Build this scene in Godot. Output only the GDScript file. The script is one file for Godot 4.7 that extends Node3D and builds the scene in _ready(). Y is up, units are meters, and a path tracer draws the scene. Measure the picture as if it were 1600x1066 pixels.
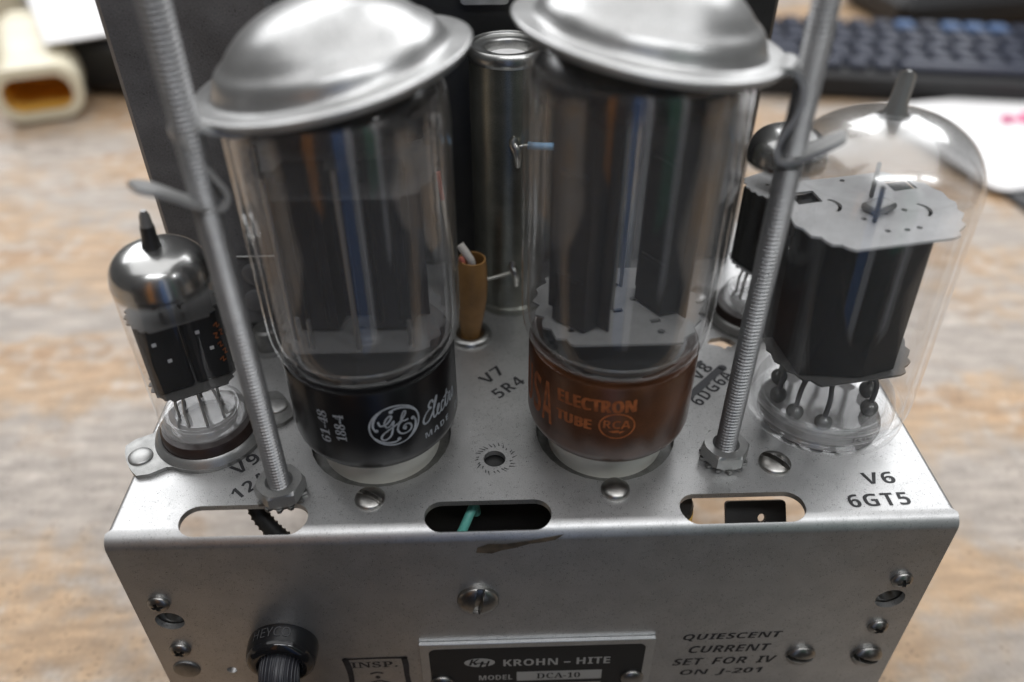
extends Node3D
# All lengths in the code are millimetres; S turns them into metres.
# Origin: middle of the chassis' front upper edge. x right, y up, z towards the viewer.
const S := 0.001
var rng = RandomNumberGenerator.new()
var taken = {}
var M = {}          # materials
var chassis: Node3D

# ------------------------------------------------------------------ mesh collector
class MB:
	var v = PackedVector3Array()
	var n = PackedVector3Array()
	var c = PackedColorArray()
	var uv = PackedVector2Array()
	func tri(a: Vector3, b: Vector3, d: Vector3, na: Vector3, nb: Vector3, nd: Vector3, ca = null, cb = null, cd = null) -> void:
		var g = (b - a).cross(d - a)
		if g.length_squared() < 1e-16:
			return
		var flip = g.dot(na + nb + nd) > 0.0   # Godot's front faces run clockwise
		if flip:
			v.append_array([a, d, b]); n.append_array([na, nd, nb])
			if ca != null: c.append_array([ca, cd, cb])
		else:
			v.append_array([a, b, d]); n.append_array([na, nb, nd])
			if ca != null: c.append_array([ca, cb, cd])
	func flat(a: Vector3, b: Vector3, d: Vector3, out: Vector3) -> void:
		var g = (b - a).cross(d - a).normalized()
		if g.dot(out) < 0.0: g = -g
		tri(a, b, d, g, g, g)
	func quad(a: Vector3, b: Vector3, d: Vector3, e: Vector3, out: Vector3) -> void:
		flat(a, b, d, out); flat(a, d, e, out)

func build(mb: MB, called: String, m: Material, parent: Node, at := Vector3.ZERO) -> MeshInstance3D:
	var arr = []
	arr.resize(Mesh.ARRAY_MAX)
	var vs = PackedVector3Array()
	vs.resize(mb.v.size())
	for i in mb.v.size(): vs[i] = mb.v[i] * S
	arr[Mesh.ARRAY_VERTEX] = vs
	arr[Mesh.ARRAY_NORMAL] = mb.n
	if mb.c.size() == mb.v.size(): arr[Mesh.ARRAY_COLOR] = mb.c
	if mb.uv.size() == mb.v.size(): arr[Mesh.ARRAY_TEX_UV] = mb.uv
	var am = ArrayMesh.new()
	am.add_surface_from_arrays(Mesh.PRIMITIVE_TRIANGLES, arr)
	am.surface_set_material(0, m)
	return place(am, called, parent, at)

func place(am: Mesh, called: String, parent: Node, at := Vector3.ZERO) -> MeshInstance3D:
	var o = MeshInstance3D.new()
	o.mesh = am
	o.name = numbered(called) if parent == self else called
	o.position = at * S
	parent.add_child(o, true)
	return o

func numbered(called: String) -> String:
	var k: int = taken.get(called, 0)
	taken[called] = k + 1
	return called if k == 0 else "%s_%03d" % [called, k]

func thing(called: String, label: String, category: String, at := Vector3.ZERO, group := "") -> Node3D:
	var o = Node3D.new()
	o.name = numbered(called)
	o.position = at * S
	add_child(o)
	tag(o, label, category, group)
	return o

func tag(o: Node, label: String, category: String, group := "") -> void:
	o.set_meta("label", label); o.set_meta("category", category)
	if group: o.set_meta("group", group)

# ------------------------------------------------------------------ shapes
func lathe(mb: MB, prof: Array, seg := 48, xf := Transform3D.IDENTITY, cols = null, crease := 38.0) -> void:
	var m = prof.size() - 1
	var sn = []
	for i in m:
		var d: Vector2 = prof[i + 1] - prof[i]
		sn.append(Vector2(d.y, -d.x).normalized() if d.length() > 1e-6 else Vector2.ZERO)
	for i in m:
		if sn[i] == Vector2.ZERO: continue
		var n0: Vector2 = sn[i]
		var n1: Vector2 = sn[i]
		if i > 0 and sn[i - 1] != Vector2.ZERO and rad_to_deg(absf(sn[i].angle_to(sn[i - 1]))) < crease: n0 = (sn[i] + sn[i - 1]).normalized()
		if i < m - 1 and sn[i + 1] != Vector2.ZERO and rad_to_deg(absf(sn[i].angle_to(sn[i + 1]))) < crease: n1 = (sn[i] + sn[i + 1]).normalized()
		if prof[i].x < 1e-5: n0 = Vector2(0, signf(sn[i].y)) if absf(sn[i].y) > 0.5 else sn[i]
		if prof[i + 1].x < 1e-5: n1 = Vector2(0, signf(sn[i].y)) if absf(sn[i].y) > 0.5 else sn[i]
		for k in seg:
			var a0 = TAU * k / seg
			var a1 = TAU * (k + 1) / seg
			var d0 = Vector3(sin(a0), 0, cos(a0))
			var d1 = Vector3(sin(a1), 0, cos(a1))
			var p00 = xf * (d0 * prof[i].x + Vector3.UP * prof[i].y)
			var p01 = xf * (d1 * prof[i].x + Vector3.UP * prof[i].y)
			var p10 = xf * (d0 * prof[i + 1].x + Vector3.UP * prof[i + 1].y)
			var p11 = xf * (d1 * prof[i + 1].x + Vector3.UP * prof[i + 1].y)
			var n00 = xf.basis * (d0 * n0.x + Vector3.UP * n0.y)
			var n01 = xf.basis * (d1 * n0.x + Vector3.UP * n0.y)
			var n10 = xf.basis * (d0 * n1.x + Vector3.UP * n1.y)
			var n11 = xf.basis * (d1 * n1.x + Vector3.UP * n1.y)
			if cols != null:
				mb.tri(p00, p01, p11, n00, n01, n11, cols[i], cols[i], cols[i + 1])
				mb.tri(p00, p11, p10, n00, n11, n10, cols[i], cols[i + 1], cols[i + 1])
			else:
				mb.tri(p00, p01, p11, n00, n01, n11)
				mb.tri(p00, p11, p10, n00, n11, n10)

func smooth_profile(pts: Array, steps := 5) -> Array:
	var out = []
	for i in pts.size() - 1:
		var p0: Vector2 = pts[maxi(i - 1, 0)]
		var p1: Vector2 = pts[i]
		var p2: Vector2 = pts[i + 1]
		var p3: Vector2 = pts[mini(i + 2, pts.size() - 1)]
		for k in steps:
			var p = p1.cubic_interpolate(p2, p0, p3, float(k) / steps)
			out.append(Vector2(maxf(p.x, 0.0), p.y))
	out.append(pts[-1])
	return out

func curve3(pts: Array, steps := 6) -> Array:
	var out = []
	for i in pts.size() - 1:
		var p0: Vector3 = pts[maxi(i - 1, 0)]
		var p3: Vector3 = pts[mini(i + 2, pts.size() - 1)]
		for k in steps:
			out.append(pts[i].cubic_interpolate(pts[i + 1], p0, p3, float(k) / steps))
	out.append(pts[-1])
	return out

func tube(mb: MB, path: Array, r, seg := 12, caps := true) -> void:
	var m = path.size()
	var t0: Vector3 = (path[1] - path[0]).normalized()
	var u = t0.cross(Vector3.UP if absf(t0.y) < 0.9 else Vector3.RIGHT).normalized()
	var rings = []
	var norms = []
	for i in m:
		var t: Vector3 = (path[mini(i + 1, m - 1)] - path[maxi(i - 1, 0)]).normalized()
		u = (u - t * u.dot(t)).normalized()
		var w = t.cross(u)
		var rr: float = r[i] if r is Array else r
		var ring = []
		var nn = []
		for k in seg:
			var a = TAU * k / seg
			var d = u * cos(a) + w * sin(a)
			ring.append(path[i] + d * rr); nn.append(d)
		rings.append(ring); norms.append(nn)
	for i in m - 1:
		for k in seg:
			var j = (k + 1) % seg
			mb.tri(rings[i][k], rings[i][j], rings[i + 1][j], norms[i][k], norms[i][j], norms[i + 1][j])
			mb.tri(rings[i][k], rings[i + 1][j], rings[i + 1][k], norms[i][k], norms[i + 1][j], norms[i + 1][k])
	if caps:
		for e in [[0, 1], [m - 1, m - 2]]:
			var out: Vector3 = (path[e[0]] - path[e[1]]).normalized()
			for k in seg:
				mb.tri(path[e[0]], rings[e[0]][k], rings[e[0]][(k + 1) % seg], out, out, out)

func box(mb: MB, at: Vector3, size: Vector3, b := 0.3, xf := Transform3D.IDENTITY) -> void:
	var h = size / 2.0
	b = minf(b, minf(h.x, minf(h.y, h.z)) * 0.9)
	var P = func(sx, sy, sz, k): # k: the axis on which the point reaches the full extent
		var p = Vector3(sx * (h.x - (0.0 if k == 0 else b)), sy * (h.y - (0.0 if k == 1 else b)), sz * (h.z - (0.0 if k == 2 else b)))
		return xf * (at + p)
	for s in [-1, 1]:
		mb.quad(P.call(s, -1, -1, 0), P.call(s, 1, -1, 0), P.call(s, 1, 1, 0), P.call(s, -1, 1, 0), xf.basis * Vector3(s, 0, 0))
		mb.quad(P.call(-1, s, -1, 1), P.call(1, s, -1, 1), P.call(1, s, 1, 1), P.call(-1, s, 1, 1), xf.basis * Vector3(0, s, 0))
		mb.quad(P.call(-1, -1, s, 2), P.call(1, -1, s, 2), P.call(1, 1, s, 2), P.call(-1, 1, s, 2), xf.basis * Vector3(0, 0, s))
		for t in [-1, 1]:
			mb.quad(P.call(s, t, -1, 0), P.call(s, t, 1, 0), P.call(s, t, 1, 1), P.call(s, t, -1, 1), xf.basis * Vector3(s, t, 0))
			mb.quad(P.call(s, -1, t, 0), P.call(s, 1, t, 0), P.call(s, 1, t, 2), P.call(s, -1, t, 2), xf.basis * Vector3(s, 0, t))
			mb.quad(P.call(-1, s, t, 1), P.call(1, s, t, 1), P.call(1, s, t, 2), P.call(-1, s, t, 2), xf.basis * Vector3(0, s, t))
			for w in [-1, 1]:
				mb.flat(P.call(s, t, w, 0), P.call(s, t, w, 1), P.call(s, t, w, 2), xf.basis * Vector3(s, t, w))

func circle(at: Vector2, r: float, seg := 24, ry := -1.0) -> PackedVector2Array:
	var p = PackedVector2Array()
	for k in seg:
		var a = TAU * k / seg
		p.append(at + Vector2(cos(a) * r, sin(a) * (r if ry < 0 else ry)))
	return p

func stadium(at: Vector2, w: float, h: float, r: float, seg := 8) -> PackedVector2Array:
	var p = PackedVector2Array()
	for q in 4:
		var cx = (w / 2 - r) * (1 if q == 0 or q == 3 else -1)
		var cy = (h / 2 - r) * (1 if q < 2 else -1)
		for k in seg + 1:
			var a = PI / 2 * (q + float(k) / seg)
			p.append(at + Vector2(cx + cos(a) * r, cy + sin(a) * r))
	return p

# Simple polygons that make up OUTER minus HOLES, cut along the given lines so that no hole stays inside a piece.
func pieces(outer: PackedVector2Array, holes: Array, xcuts := [], ycuts := []) -> Array:
	var bb = Rect2(outer[0], Vector2.ZERO)
	for p in outer: bb = bb.expand(p)
	var xs = [bb.position.x - 1, bb.end.x + 1] + xcuts
	var ys = [bb.position.y - 1, bb.end.y + 1] + ycuts
	for h in holes:
		var m = Vector2.ZERO
		for p in h: m += p
		xs.append(m.x / h.size() + 0.0137)
	xs.sort(); ys.sort()
	var out = []
	for i in xs.size() - 1:
		for j in ys.size() - 1:
			if xs[i + 1] - xs[i] < 1e-4 or ys[j + 1] - ys[j] < 1e-4: continue
			var cell = PackedVector2Array([Vector2(xs[i], ys[j]), Vector2(xs[i + 1], ys[j]), Vector2(xs[i + 1], ys[j + 1]), Vector2(xs[i], ys[j + 1])])
			var got: Array = Geometry2D.intersect_polygons(cell, outer)
			for h in holes:
				var nxt = []
				for g in got: nxt.append_array(Geometry2D.clip_polygons(g, h))
				got = nxt
			for g in got:
				if g.size() >= 3 and not Geometry2D.is_polygon_clockwise(g): out.append(g)
				elif g.size() >= 3:
					g.reverse(); out.append(g)
	return out

# A sheet of thickness t: FN maps (x, y, depth below the face) to [point, normal].
func sheet(mb: MB, outer: PackedVector2Array, holes: Array, t: float, fn: Callable, xcuts := [], ycuts := []) -> void:
	for g in pieces(outer, holes, xcuts, ycuts):
		var ix = Geometry2D.triangulate_polygon(g)
		for k in range(0, ix.size(), 3):
			for side in [0, 1]:
				var q = []
				for w in 3: q.append(fn.call(g[ix[k + w]], t * side))
				var s = 1.0 if side == 0 else -1.0
				mb.tri(q[0][0], q[1][0], q[2][0], q[0][1] * s, q[1][1] * s, q[2][1] * s)
	for loop in [outer] + holes:
		var m: int = loop.size()
		var hole: bool = loop != outer
		for k in m:
			var a: Vector2 = loop[k]
			var b: Vector2 = loop[(k + 1) % m]
			var parts = maxi(1, int(ceil(a.distance_to(b) / 4.0))) if hole else 1
			for w in parts:
				var p = a.lerp(b, float(w) / parts)
				var r = a.lerp(b, float(w + 1) / parts)
				var A = fn.call(p, 0.0); var B = fn.call(r, 0.0); var A2 = fn.call(p, t); var B2 = fn.call(r, t)
				var d = (r - p).orthogonal()
				var c = fn.call((p + r) / 2 + d.normalized() * 0.01, 0.0)[0] - fn.call((p + r) / 2, 0.0)[0]
				var cw = Geometry2D.is_polygon_clockwise(loop)
				var out: Vector3 = c * (1.0 if cw == hole else -1.0)
				mb.quad(A[0], B[0], B2[0], A2[0], -out if cw == hole else out)

func plane_fn(xf: Transform3D) -> Callable: # face up along the local z, sheet grows to -z
	return func(p: Vector2, d: float): return [xf * Vector3(p.x, p.y, -d), xf.basis.z]

# ------------------------------------------------------------------ lettering and print
func lay(tris: Array, mb: MB, fn: Callable) -> void: # flat print, cut small enough to follow a curve
	for t in tris:
		var st = [t]
		while st.size():
			var q = st.pop_back()
			var e = [q[0].distance_to(q[1]), q[1].distance_to(q[2]), q[2].distance_to(q[0])]
			var k: int = e.find(e.max())
			if e[k] > 1.6:
				var m: Vector2 = (q[k] + q[(k + 1) % 3]) / 2
				st.append([q[k], m, q[(k + 2) % 3]]); st.append([m, q[(k + 1) % 3], q[(k + 2) % 3]])
				continue
			var a = fn.call(q[0], 0.0); var b = fn.call(q[1], 0.0); var c = fn.call(q[2], 0.0)
			mb.tri(a[0], b[0], c[0], a[1], b[1], c[1])

# text as triangles, with its cap height h, its middle at the origin; w > 0 squeezes it to that width
func letters(text: String, h: float, bold := false, w := 0.0, slant := 0.0, face := "Droid Sans", spacing := 0) -> Array:
	var f = SystemFont.new()
	f.font_names = PackedStringArray([face])
	f.font_weight = 700 if bold else 400
	var use: Font = f
	if spacing:
		var fv = FontVariation.new()
		fv.base_font = f; fv.spacing_glyph = spacing
		use = fv
	var tm = TextMesh.new()
	tm.font = use; tm.text = text; tm.font_size = 48; tm.pixel_size = 0.1; tm.depth = 0.0; tm.curve_step = 1.5
	var arr = tm.get_mesh_arrays()
	var vs: PackedVector3Array = arr[Mesh.ARRAY_VERTEX]
	var ix = arr[Mesh.ARRAY_INDEX]
	var lo = Vector2(1e9, 1e9); var hi = -lo
	for p in vs:
		lo = lo.min(Vector2(p.x, p.y)); hi = hi.max(Vector2(p.x, p.y))
	var k = h / (hi.y - lo.y)
	var kx = w / (hi.x - lo.x) if w > 0 else k
	var mid = (lo + hi) / 2
	var out = []
	var cnt: int = ix.size() if ix != null and ix.size() else vs.size()
	for i in range(0, cnt, 3):
		var q = []
		for j in 3:
			var p: Vector3 = vs[ix[i + j]] if ix != null and ix.size() else vs[i + j]
			var y = (p.y - mid.y) * k
			q.append(Vector2((p.x - mid.x) * kx + y * slant, y))
		out.append(q)
	return out

func stroke(pts: Array, w, closed := false, steps := 5) -> Array: # a pen line through the points, w = width(s)
	var c = []
	var ws = []
	var m = pts.size()
	for i in (m if closed else m - 1):
		var p0: Vector2 = pts[(i - 1 + m) % m] if closed or i > 0 else pts[i]
		var p1: Vector2 = pts[i]
		var p2: Vector2 = pts[(i + 1) % m]
		var p3: Vector2 = pts[(i + 2) % m] if closed or i + 2 < m else p2
		for k in steps:
			c.append(p1.cubic_interpolate(p2, p0, p3, float(k) / steps))
			ws.append(lerpf(w[i], w[(i + 1) % m], float(k) / steps) if w is Array else w)
	c.append(pts[0] if closed else pts[-1]); ws.append(w[0] if closed and w is Array else (w[-1] if w is Array else w))
	var out = []
	var prev = []
	for i in c.size():
		var d: Vector2 = (c[mini(i + 1, c.size() - 1)] - c[maxi(i - 1, 0)]).normalized().orthogonal() * ws[i] / 2
		var now = [c[i] + d, c[i] - d]
		if prev:
			out.append([prev[0], prev[1], now[1]]); out.append([prev[0], now[1], now[0]])
		prev = now
	if not closed:
		for e in [[c[0], ws[0]], [c[-1], ws[-1]]]: out.append_array(disc(e[0], e[1] / 2, 10))
	return out

func disc(at: Vector2, r: float, seg := 16, ry := -1.0) -> Array:
	var p = circle(at, r, seg, ry)
	var out = []
	for k in seg: out.append([at, p[k], p[(k + 1) % seg]])
	return out

func polytris(p: PackedVector2Array) -> Array:
	var ix = Geometry2D.triangulate_polygon(p)
	var out = []
	for k in range(0, ix.size(), 3): out.append([p[ix[k]], p[ix[k + 1]], p[ix[k + 2]]])
	return out

func moved(tris: Array, by: Vector2, turn := 0.0, k := Vector2.ONE) -> Array:
	var out = []
	for t in tris: out.append([(t[0] * k).rotated(turn) + by, (t[1] * k).rotated(turn) + by, (t[2] * k).rotated(turn) + by])
	return out

func on_cylinder(r: float) -> Callable: # x is arc length from the direction +z
	return func(p: Vector2, d: float):
		var a = p.x / r
		var o = Vector3(sin(a), 0, cos(a))
		return [o * (r + 0.04 - d) + Vector3.UP * p.y, o]

func on_front(lift := 0.05) -> Callable:
	return func(p: Vector2, d: float): return [Vector3(p.x, p.y, lift - d), Vector3.BACK]

func on_deck(lift := 0.05) -> Callable: # x, y of the print lie along x and -z
	return func(p: Vector2, d: float): return [Vector3(p.x, lift - d, -p.y), Vector3.UP]

func print_on(tris: Array, fn: Callable, m: Material, parent: Node, called := "lettering") -> MeshInstance3D:
	var mb = MB.new()
	lay(tris, mb, fn)
	return build(mb, called, m, parent)

# ------------------------------------------------------------------ materials
func noise(freq: float, oct := 4, seed_ := 1, kind := FastNoiseLite.TYPE_SIMPLEX_SMOOTH) -> FastNoiseLite:
	var f = FastNoiseLite.new()
	f.noise_type = kind; f.seed = seed_; f.frequency = freq
	f.fractal_type = FastNoiseLite.FRACTAL_FBM; f.fractal_octaves = oct
	return f

func field(w: int, h: int, freq: float, oct: int, seed_: int, stretch := 1.0) -> PackedByteArray:
	var im = noise(freq, oct, seed_).get_seamless_image(int(w / stretch), h, false, false, 0.15)
	im.convert(Image.FORMAT_L8)
	if stretch != 1.0: im.resize(w, h, Image.INTERPOLATE_CUBIC)
	return im.get_data()

func grain_texture(w: int, lo: float, hi: float, fine: float, spots: float, seed_: int) -> ImageTexture: # grey metal: cloudy tone, fine grain, dark flecks
	var a = field(w, w, 0.008, 4, seed_)
	var b = field(w, w, 0.25, 2, seed_ + 1)
	var c = field(w, w, 0.05, 3, seed_ + 2)
	var px = PackedByteArray()
	px.resize(w * w)
	for i in w * w:
		var x = lerpf(lo, hi, a[i] / 255.0) + fine * (b[i] / 255.0 - 0.5)
		var s = b[i] / 255.0 * 0.6 + c[i] / 255.0 * 0.4
		if s < 0.29: x -= spots * (0.29 - s) * 8.0
		px[i] = clampi(int(x * 255.0), 0, 255)
	return ImageTexture.create_from_image(Image.create_from_data(w, w, false, Image.FORMAT_L8, px))

func mat(col: Color, rough := 0.5, metal := 0.0, spec := 0.5) -> StandardMaterial3D:
	var m = StandardMaterial3D.new()
	m.albedo_color = Color(col.linear_to_srgb(), col.a)
	m.roughness = rough; m.metallic = metal; m.metallic_specular = spec
	return m

func grained(m: StandardMaterial3D, tex: Texture2D, rtex: Texture2D, per_m: float) -> StandardMaterial3D:
	m.albedo_texture = tex
	if rtex: m.roughness_texture = rtex; m.roughness_texture_channel = BaseMaterial3D.TEXTURE_CHANNEL_RED
	m.uv1_triplanar = true; m.uv1_world_triplanar = true
	m.uv1_scale = Vector3.ONE * per_m
	return m

func wood_texture() -> ImageTexture:
	var w = 1024
	var a = field(w, w, 0.007, 3, 11, 2.0)     # big patches, drawn out along x
	var b = field(w, w, 0.012, 3, 12, 2.5)
	var c = field(w, w, 0.09, 3, 13, 4.0)      # grain
	var d = field(w, w, 0.05, 4, 14)
	var e = field(w, w, 0.3, 2, 15)
	var tan = Color(0.68, 0.57, 0.45)
	var rust = Color(0.60, 0.46, 0.32)
	var grey = Color(0.63, 0.59, 0.55)
	var pale = Color(0.73, 0.69, 0.65)
	var im = Image.create(w, w, false, Image.FORMAT_RGB8)
	for y in w:
		for x in w:
			var i = y * w + x
			var p = a[i] / 255.0; var q = b[i] / 255.0; var g = c[i] / 255.0; var k = d[i] / 255.0; var f = e[i] / 255.0
			var col = tan.lerp(grey, smoothstep(0.30, 0.62, p * 0.75 + k * 0.25))
			col = col.lerp(rust, 0.55 * smoothstep(0.50, 0.75, q) * (1.0 - smoothstep(0.5, 0.7, p)))
			col = col.lerp(pale, 0.5 * smoothstep(0.52, 0.72, k * 0.55 + q * 0.45))
			col = col * (0.86 + 0.28 * g) * (0.94 + 0.12 * f)
			if f * 0.6 + k * 0.4 < 0.26: col = col.darkened(0.2)
			im.set_pixel(x, y, col)
	return ImageTexture.create_from_image(im)

func make_materials() -> void:
	var g1 = grain_texture(512, 0.90, 0.96, 0.18, 0.6, 21)
	var r1 = grain_texture(512, 0.86, 0.97, 0.12, 0.0, 31)
	var g2 = grain_texture(256, 0.78, 1.0, 0.20, 0.2, 41)
	M.deck = grained(mat(Color(0.58, 0.58, 0.575), 0.49, 0.92), g1, r1, 30.0)
	M.front = M.deck
	M.cap = grained(mat(Color(0.60, 0.60, 0.59), 0.37, 0.78), g2, r1, 30.0)
	M.arm = grained(mat(Color(0.52, 0.52, 0.51), 0.5, 0.35), g2, r1, 30.0)
	M.rod = grained(mat(Color(0.40, 0.40, 0.40), 0.45, 0.7), g2, r1, 60.0)
	M.nut = grained(mat(Color(0.42, 0.42, 0.41), 0.42, 0.75), g1, r1, 90.0)
	M.screw = grained(mat(Color(0.40, 0.39, 0.37), 0.36, 1.0), g2, r1, 120.0)
	M.dull = grained(mat(Color(0.33, 0.33, 0.32), 0.5, 1.0), g2, r1, 90.0)
	M.hole = mat(Color(0.012, 0.012, 0.012), 0.8)
	M.glass = mat(Color(1, 1, 1, 0.02), 0.02)
	M.glass.transparency = BaseMaterial3D.TRANSPARENCY_ALPHA
	M.thick = mat(Color(0.55, 0.56, 0.55, 0.20), 0.12)
	M.thick.transparency = BaseMaterial3D.TRANSPARENCY_ALPHA
	M.getter = StandardMaterial3D.new()     # silvery film inside the glass; the vertex alpha is how dense the film is
	M.getter.albedo_color = Color(1, 1, 1, 1)
	M.getter.vertex_color_use_as_albedo = true
	M.getter.transparency = BaseMaterial3D.TRANSPARENCY_ALPHA
	M.getter.metallic = 1.0; M.getter.roughness = 0.26
	M.bakelite = grained(mat(Color(0.009, 0.009, 0.010), 0.34, 0.0, 0.42), g2, r1, 60.0)
	M.brown = grained(mat(Color(0.135, 0.052, 0.022), 0.33, 0.0), grain_texture(256, 0.55, 1.0, 0.2, 0.2, 51), r1, 40.0)
	M.ceramic = mat(Color(0.66, 0.65, 0.58), 0.35)
	M.socket_brown = mat(Color(0.02, 0.011, 0.009), 0.4)
	M.white_ink = grained(mat(Color(0.44, 0.47, 0.50), 0.6), grain_texture(256, 0.7, 1.0, 0.5, 0.6, 61), null, 150.0)
	M.orange_ink = grained(mat(Color(0.42, 0.12, 0.03), 0.6), grain_texture(256, 0.7, 1.0, 0.4, 0.6, 62), null, 150.0)
	M.black_ink = grained(mat(Color(0.035, 0.035, 0.04), 0.55), grain_texture(256, 0.55, 1.0, 0.5, 0.0, 63), null, 150.0)
	M.smear_ink = mat(Color(0.07, 0.07, 0.075), 0.6)
	M.plate = grained(mat(Color(0.030, 0.030, 0.033), 0.42, 0.3, 0.45), g2, r1, 70.0)
	M.plate_black = grained(mat(Color(0.007, 0.007, 0.007), 0.6, 0.0, 0.3), g2, r1, 70.0)
	M.mica = grained(mat(Color(0.70, 0.70, 0.70), 0.5), g1, null, 60.0)
	M.mica_dark = grained(mat(Color(0.085, 0.083, 0.08), 0.5), g1, null, 60.0)
	M.mica_grey = grained(mat(Color(0.27, 0.27, 0.265), 0.5), g1, null, 60.0)
	M.mica_clear = mat(Color(0.30, 0.30, 0.30, 0.22), 0.3)
	M.mica_clear.transparency = BaseMaterial3D.TRANSPARENCY_ALPHA
	M.wire = mat(Color(0.42, 0.41, 0.39), 0.35, 1.0)
	M.dark_wire = mat(Color(0.10, 0.10, 0.10), 0.6, 0.3)
	M.bead = mat(Color(0.10, 0.10, 0.095), 0.12)
	M.stem = mat(Color(0.02, 0.02, 0.02), 0.3)
	M.tip = mat(Color(0.03, 0.03, 0.03), 0.35)
	M.tip_clear = mat(Color(0.22, 0.22, 0.21), 0.15)
	M.can = grained(mat(Color(0.30, 0.305, 0.265), 0.34, 0.85), g2, r1, 45.0)
	M.can_rim = grained(mat(Color(0.62, 0.62, 0.60), 0.35, 1.0), g2, r1, 60.0)
	M.solder = mat(Color(0.55, 0.54, 0.50), 0.28, 1.0)
	M.sleeve = grained(mat(Color(0.42, 0.22, 0.07), 0.5), g2, null, 60.0)
	M.white_wire = mat(Color(0.70, 0.66, 0.60), 0.5)
	M.pink_wire = mat(Color(0.55, 0.16, 0.11), 0.5)
	M.tan_wire = mat(Color(0.50, 0.43, 0.32), 0.5)
	M.blue_wire = mat(Color(0.18, 0.38, 0.60), 0.45)
	M.green_wire = mat(Color(0.12, 0.42, 0.36), 0.45)
	M.black_plastic = mat(Color(0.008, 0.008, 0.009), 0.12)
	M.embossed = mat(Color(0.05, 0.05, 0.052), 0.5)
	M.cord = mat(Color(0.025, 0.026, 0.032), 0.38)
	M.grey_paint = grained(mat(Color(0.15, 0.15, 0.155), 0.48), g2, r1, 30.0)
	M.dark_paint = grained(mat(Color(0.022, 0.022, 0.022), 0.5), g2, r1, 30.0)
	M.tag = grained(mat(Color(0.58, 0.58, 0.56), 0.45, 0.8), g2, r1, 60.0)
	M.name_alu = grained(mat(Color(0.62, 0.63, 0.63), 0.42, 0.9), g1, r1, 60.0)
	M.name_black = mat(Color(0.016, 0.0155, 0.015), 0.5, 0.0, 0.4)
	M.cell = mat(Color(0.50, 0.50, 0.48), 0.5, 0.5)
	M.stain = grained(mat(Color(0.12, 0.09, 0.06), 0.7), grain_texture(256, 0.5, 1.0, 0.6, 0.6, 71), null, 120.0)
	M.scratch = mat(Color(0.10, 0.10, 0.10), 0.6, 0.5)
	M.cream = mat(Color(0.76, 0.70, 0.53), 0.35)
	M.amber = mat(Color(0.85, 0.52, 0.10), 0.5)
	M.white_plastic = mat(Color(0.72, 0.74, 0.77), 0.4)
	M.blue_print = mat(Color(0.03, 0.10, 0.45), 0.5)
	M.pink_print = mat(Color(0.75, 0.10, 0.28), 0.5)
	M.paper = mat(Color(0.78, 0.77, 0.76), 0.7)
	M.key = mat(Color(0.012, 0.017, 0.038), 0.4)
	M.key_blue = mat(Color(0.05, 0.11, 0.24), 0.4)
	M.kb_body = mat(Color(0.010, 0.010, 0.011), 0.45)

# ------------------------------------------------------------------ small hardware
func basis_facing(out: Vector3, turn := 0.0) -> Basis: # local y runs along OUT
	var b = Basis.IDENTITY
	if out.is_equal_approx(Vector3.BACK): b = Basis(Vector3.RIGHT, PI / 2)
	return b * Basis(Vector3.UP, turn)

# domed screw head, its slot or cross a real groove: the head is a lathe cut into sectors by the grooves
func screw_head(called: String, at: Vector3, out: Vector3, r: float, h: float, kind: String, turn: float, m: Material, parent: Node) -> MeshInstance3D:
	var xf = Transform3D(basis_facing(out, turn), Vector3.ZERO)
	var mb = MB.new()
	var wide = r * 0.17
	var deep = h * 0.62
	var N = 40
	# height field over the disc on a polar grid, so the groove gets walls
	var rad = [0.0, 0.08, 0.16, 0.19, 0.3, 0.42, 0.5, 0.53, 0.64, 0.76, 0.86, 0.94, 0.985, 1.0]
	var y = func(p: Vector2) -> float:
		var q = p.length()
		var t = h * (0.30 + 0.70 * sqrt(maxf(0.0, 1.0 - q * q * 0.96)) - 0.16)
		if kind == "slot" and absf(p.x) < wide / r: t -= deep
		if kind == "cross":
			if (absf(p.x) < wide / r and absf(p.y) < 0.52) or (absf(p.y) < wide / r and absf(p.x) < 0.52): t -= deep * 1.1
		return maxf(t, 0.02)
	var G = 44
	for i in G:
		for j in G:
			var c = [Vector2(i, j), Vector2(i + 1, j), Vector2(i + 1, j + 1), Vector2(i, j + 1)]
			var ps = []
			var inside = true
			for k in 4:
				var s: Vector2 = c[k] / G * 2.0 - Vector2.ONE
				# square to disc
				var e = Vector2(s.x * sqrt(1.0 - s.y * s.y / 2.0), s.y * sqrt(1.0 - s.x * s.x / 2.0))
				ps.append(e)
			var q = []
			var nn = []
			for e in ps:
				q.append(xf * Vector3(e.x * r, y.call(e), e.y * r))
				var dx: float = y.call(e + Vector2(0.02, 0)) - y.call(e - Vector2(0.02, 0))
				var dy: float = y.call(e + Vector2(0, 0.02)) - y.call(e - Vector2(0, 0.02))
				var gn = Vector3(-dx / (0.04 * r), 1, -dy / (0.04 * r))
				nn.append((xf.basis * gn).normalized())
			var steep: float = maxf(maxf(q[0].distance_to(q[2]), q[1].distance_to(q[3])) - r * 0.12, 0.0)
			if steep > 0.0:
				mb.quad(q[0], q[1], q[2], q[3], nn[0] + nn[2])
			else:
				mb.tri(q[0], q[1], q[2], nn[0], nn[1], nn[2]); mb.tri(q[0], q[2], q[3], nn[0], nn[2], nn[3])
	lathe(mb, [Vector2(r, 0.0), Vector2(r, h * 0.28)], N, xf)
	return build(mb, called, m, parent, at)

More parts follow.
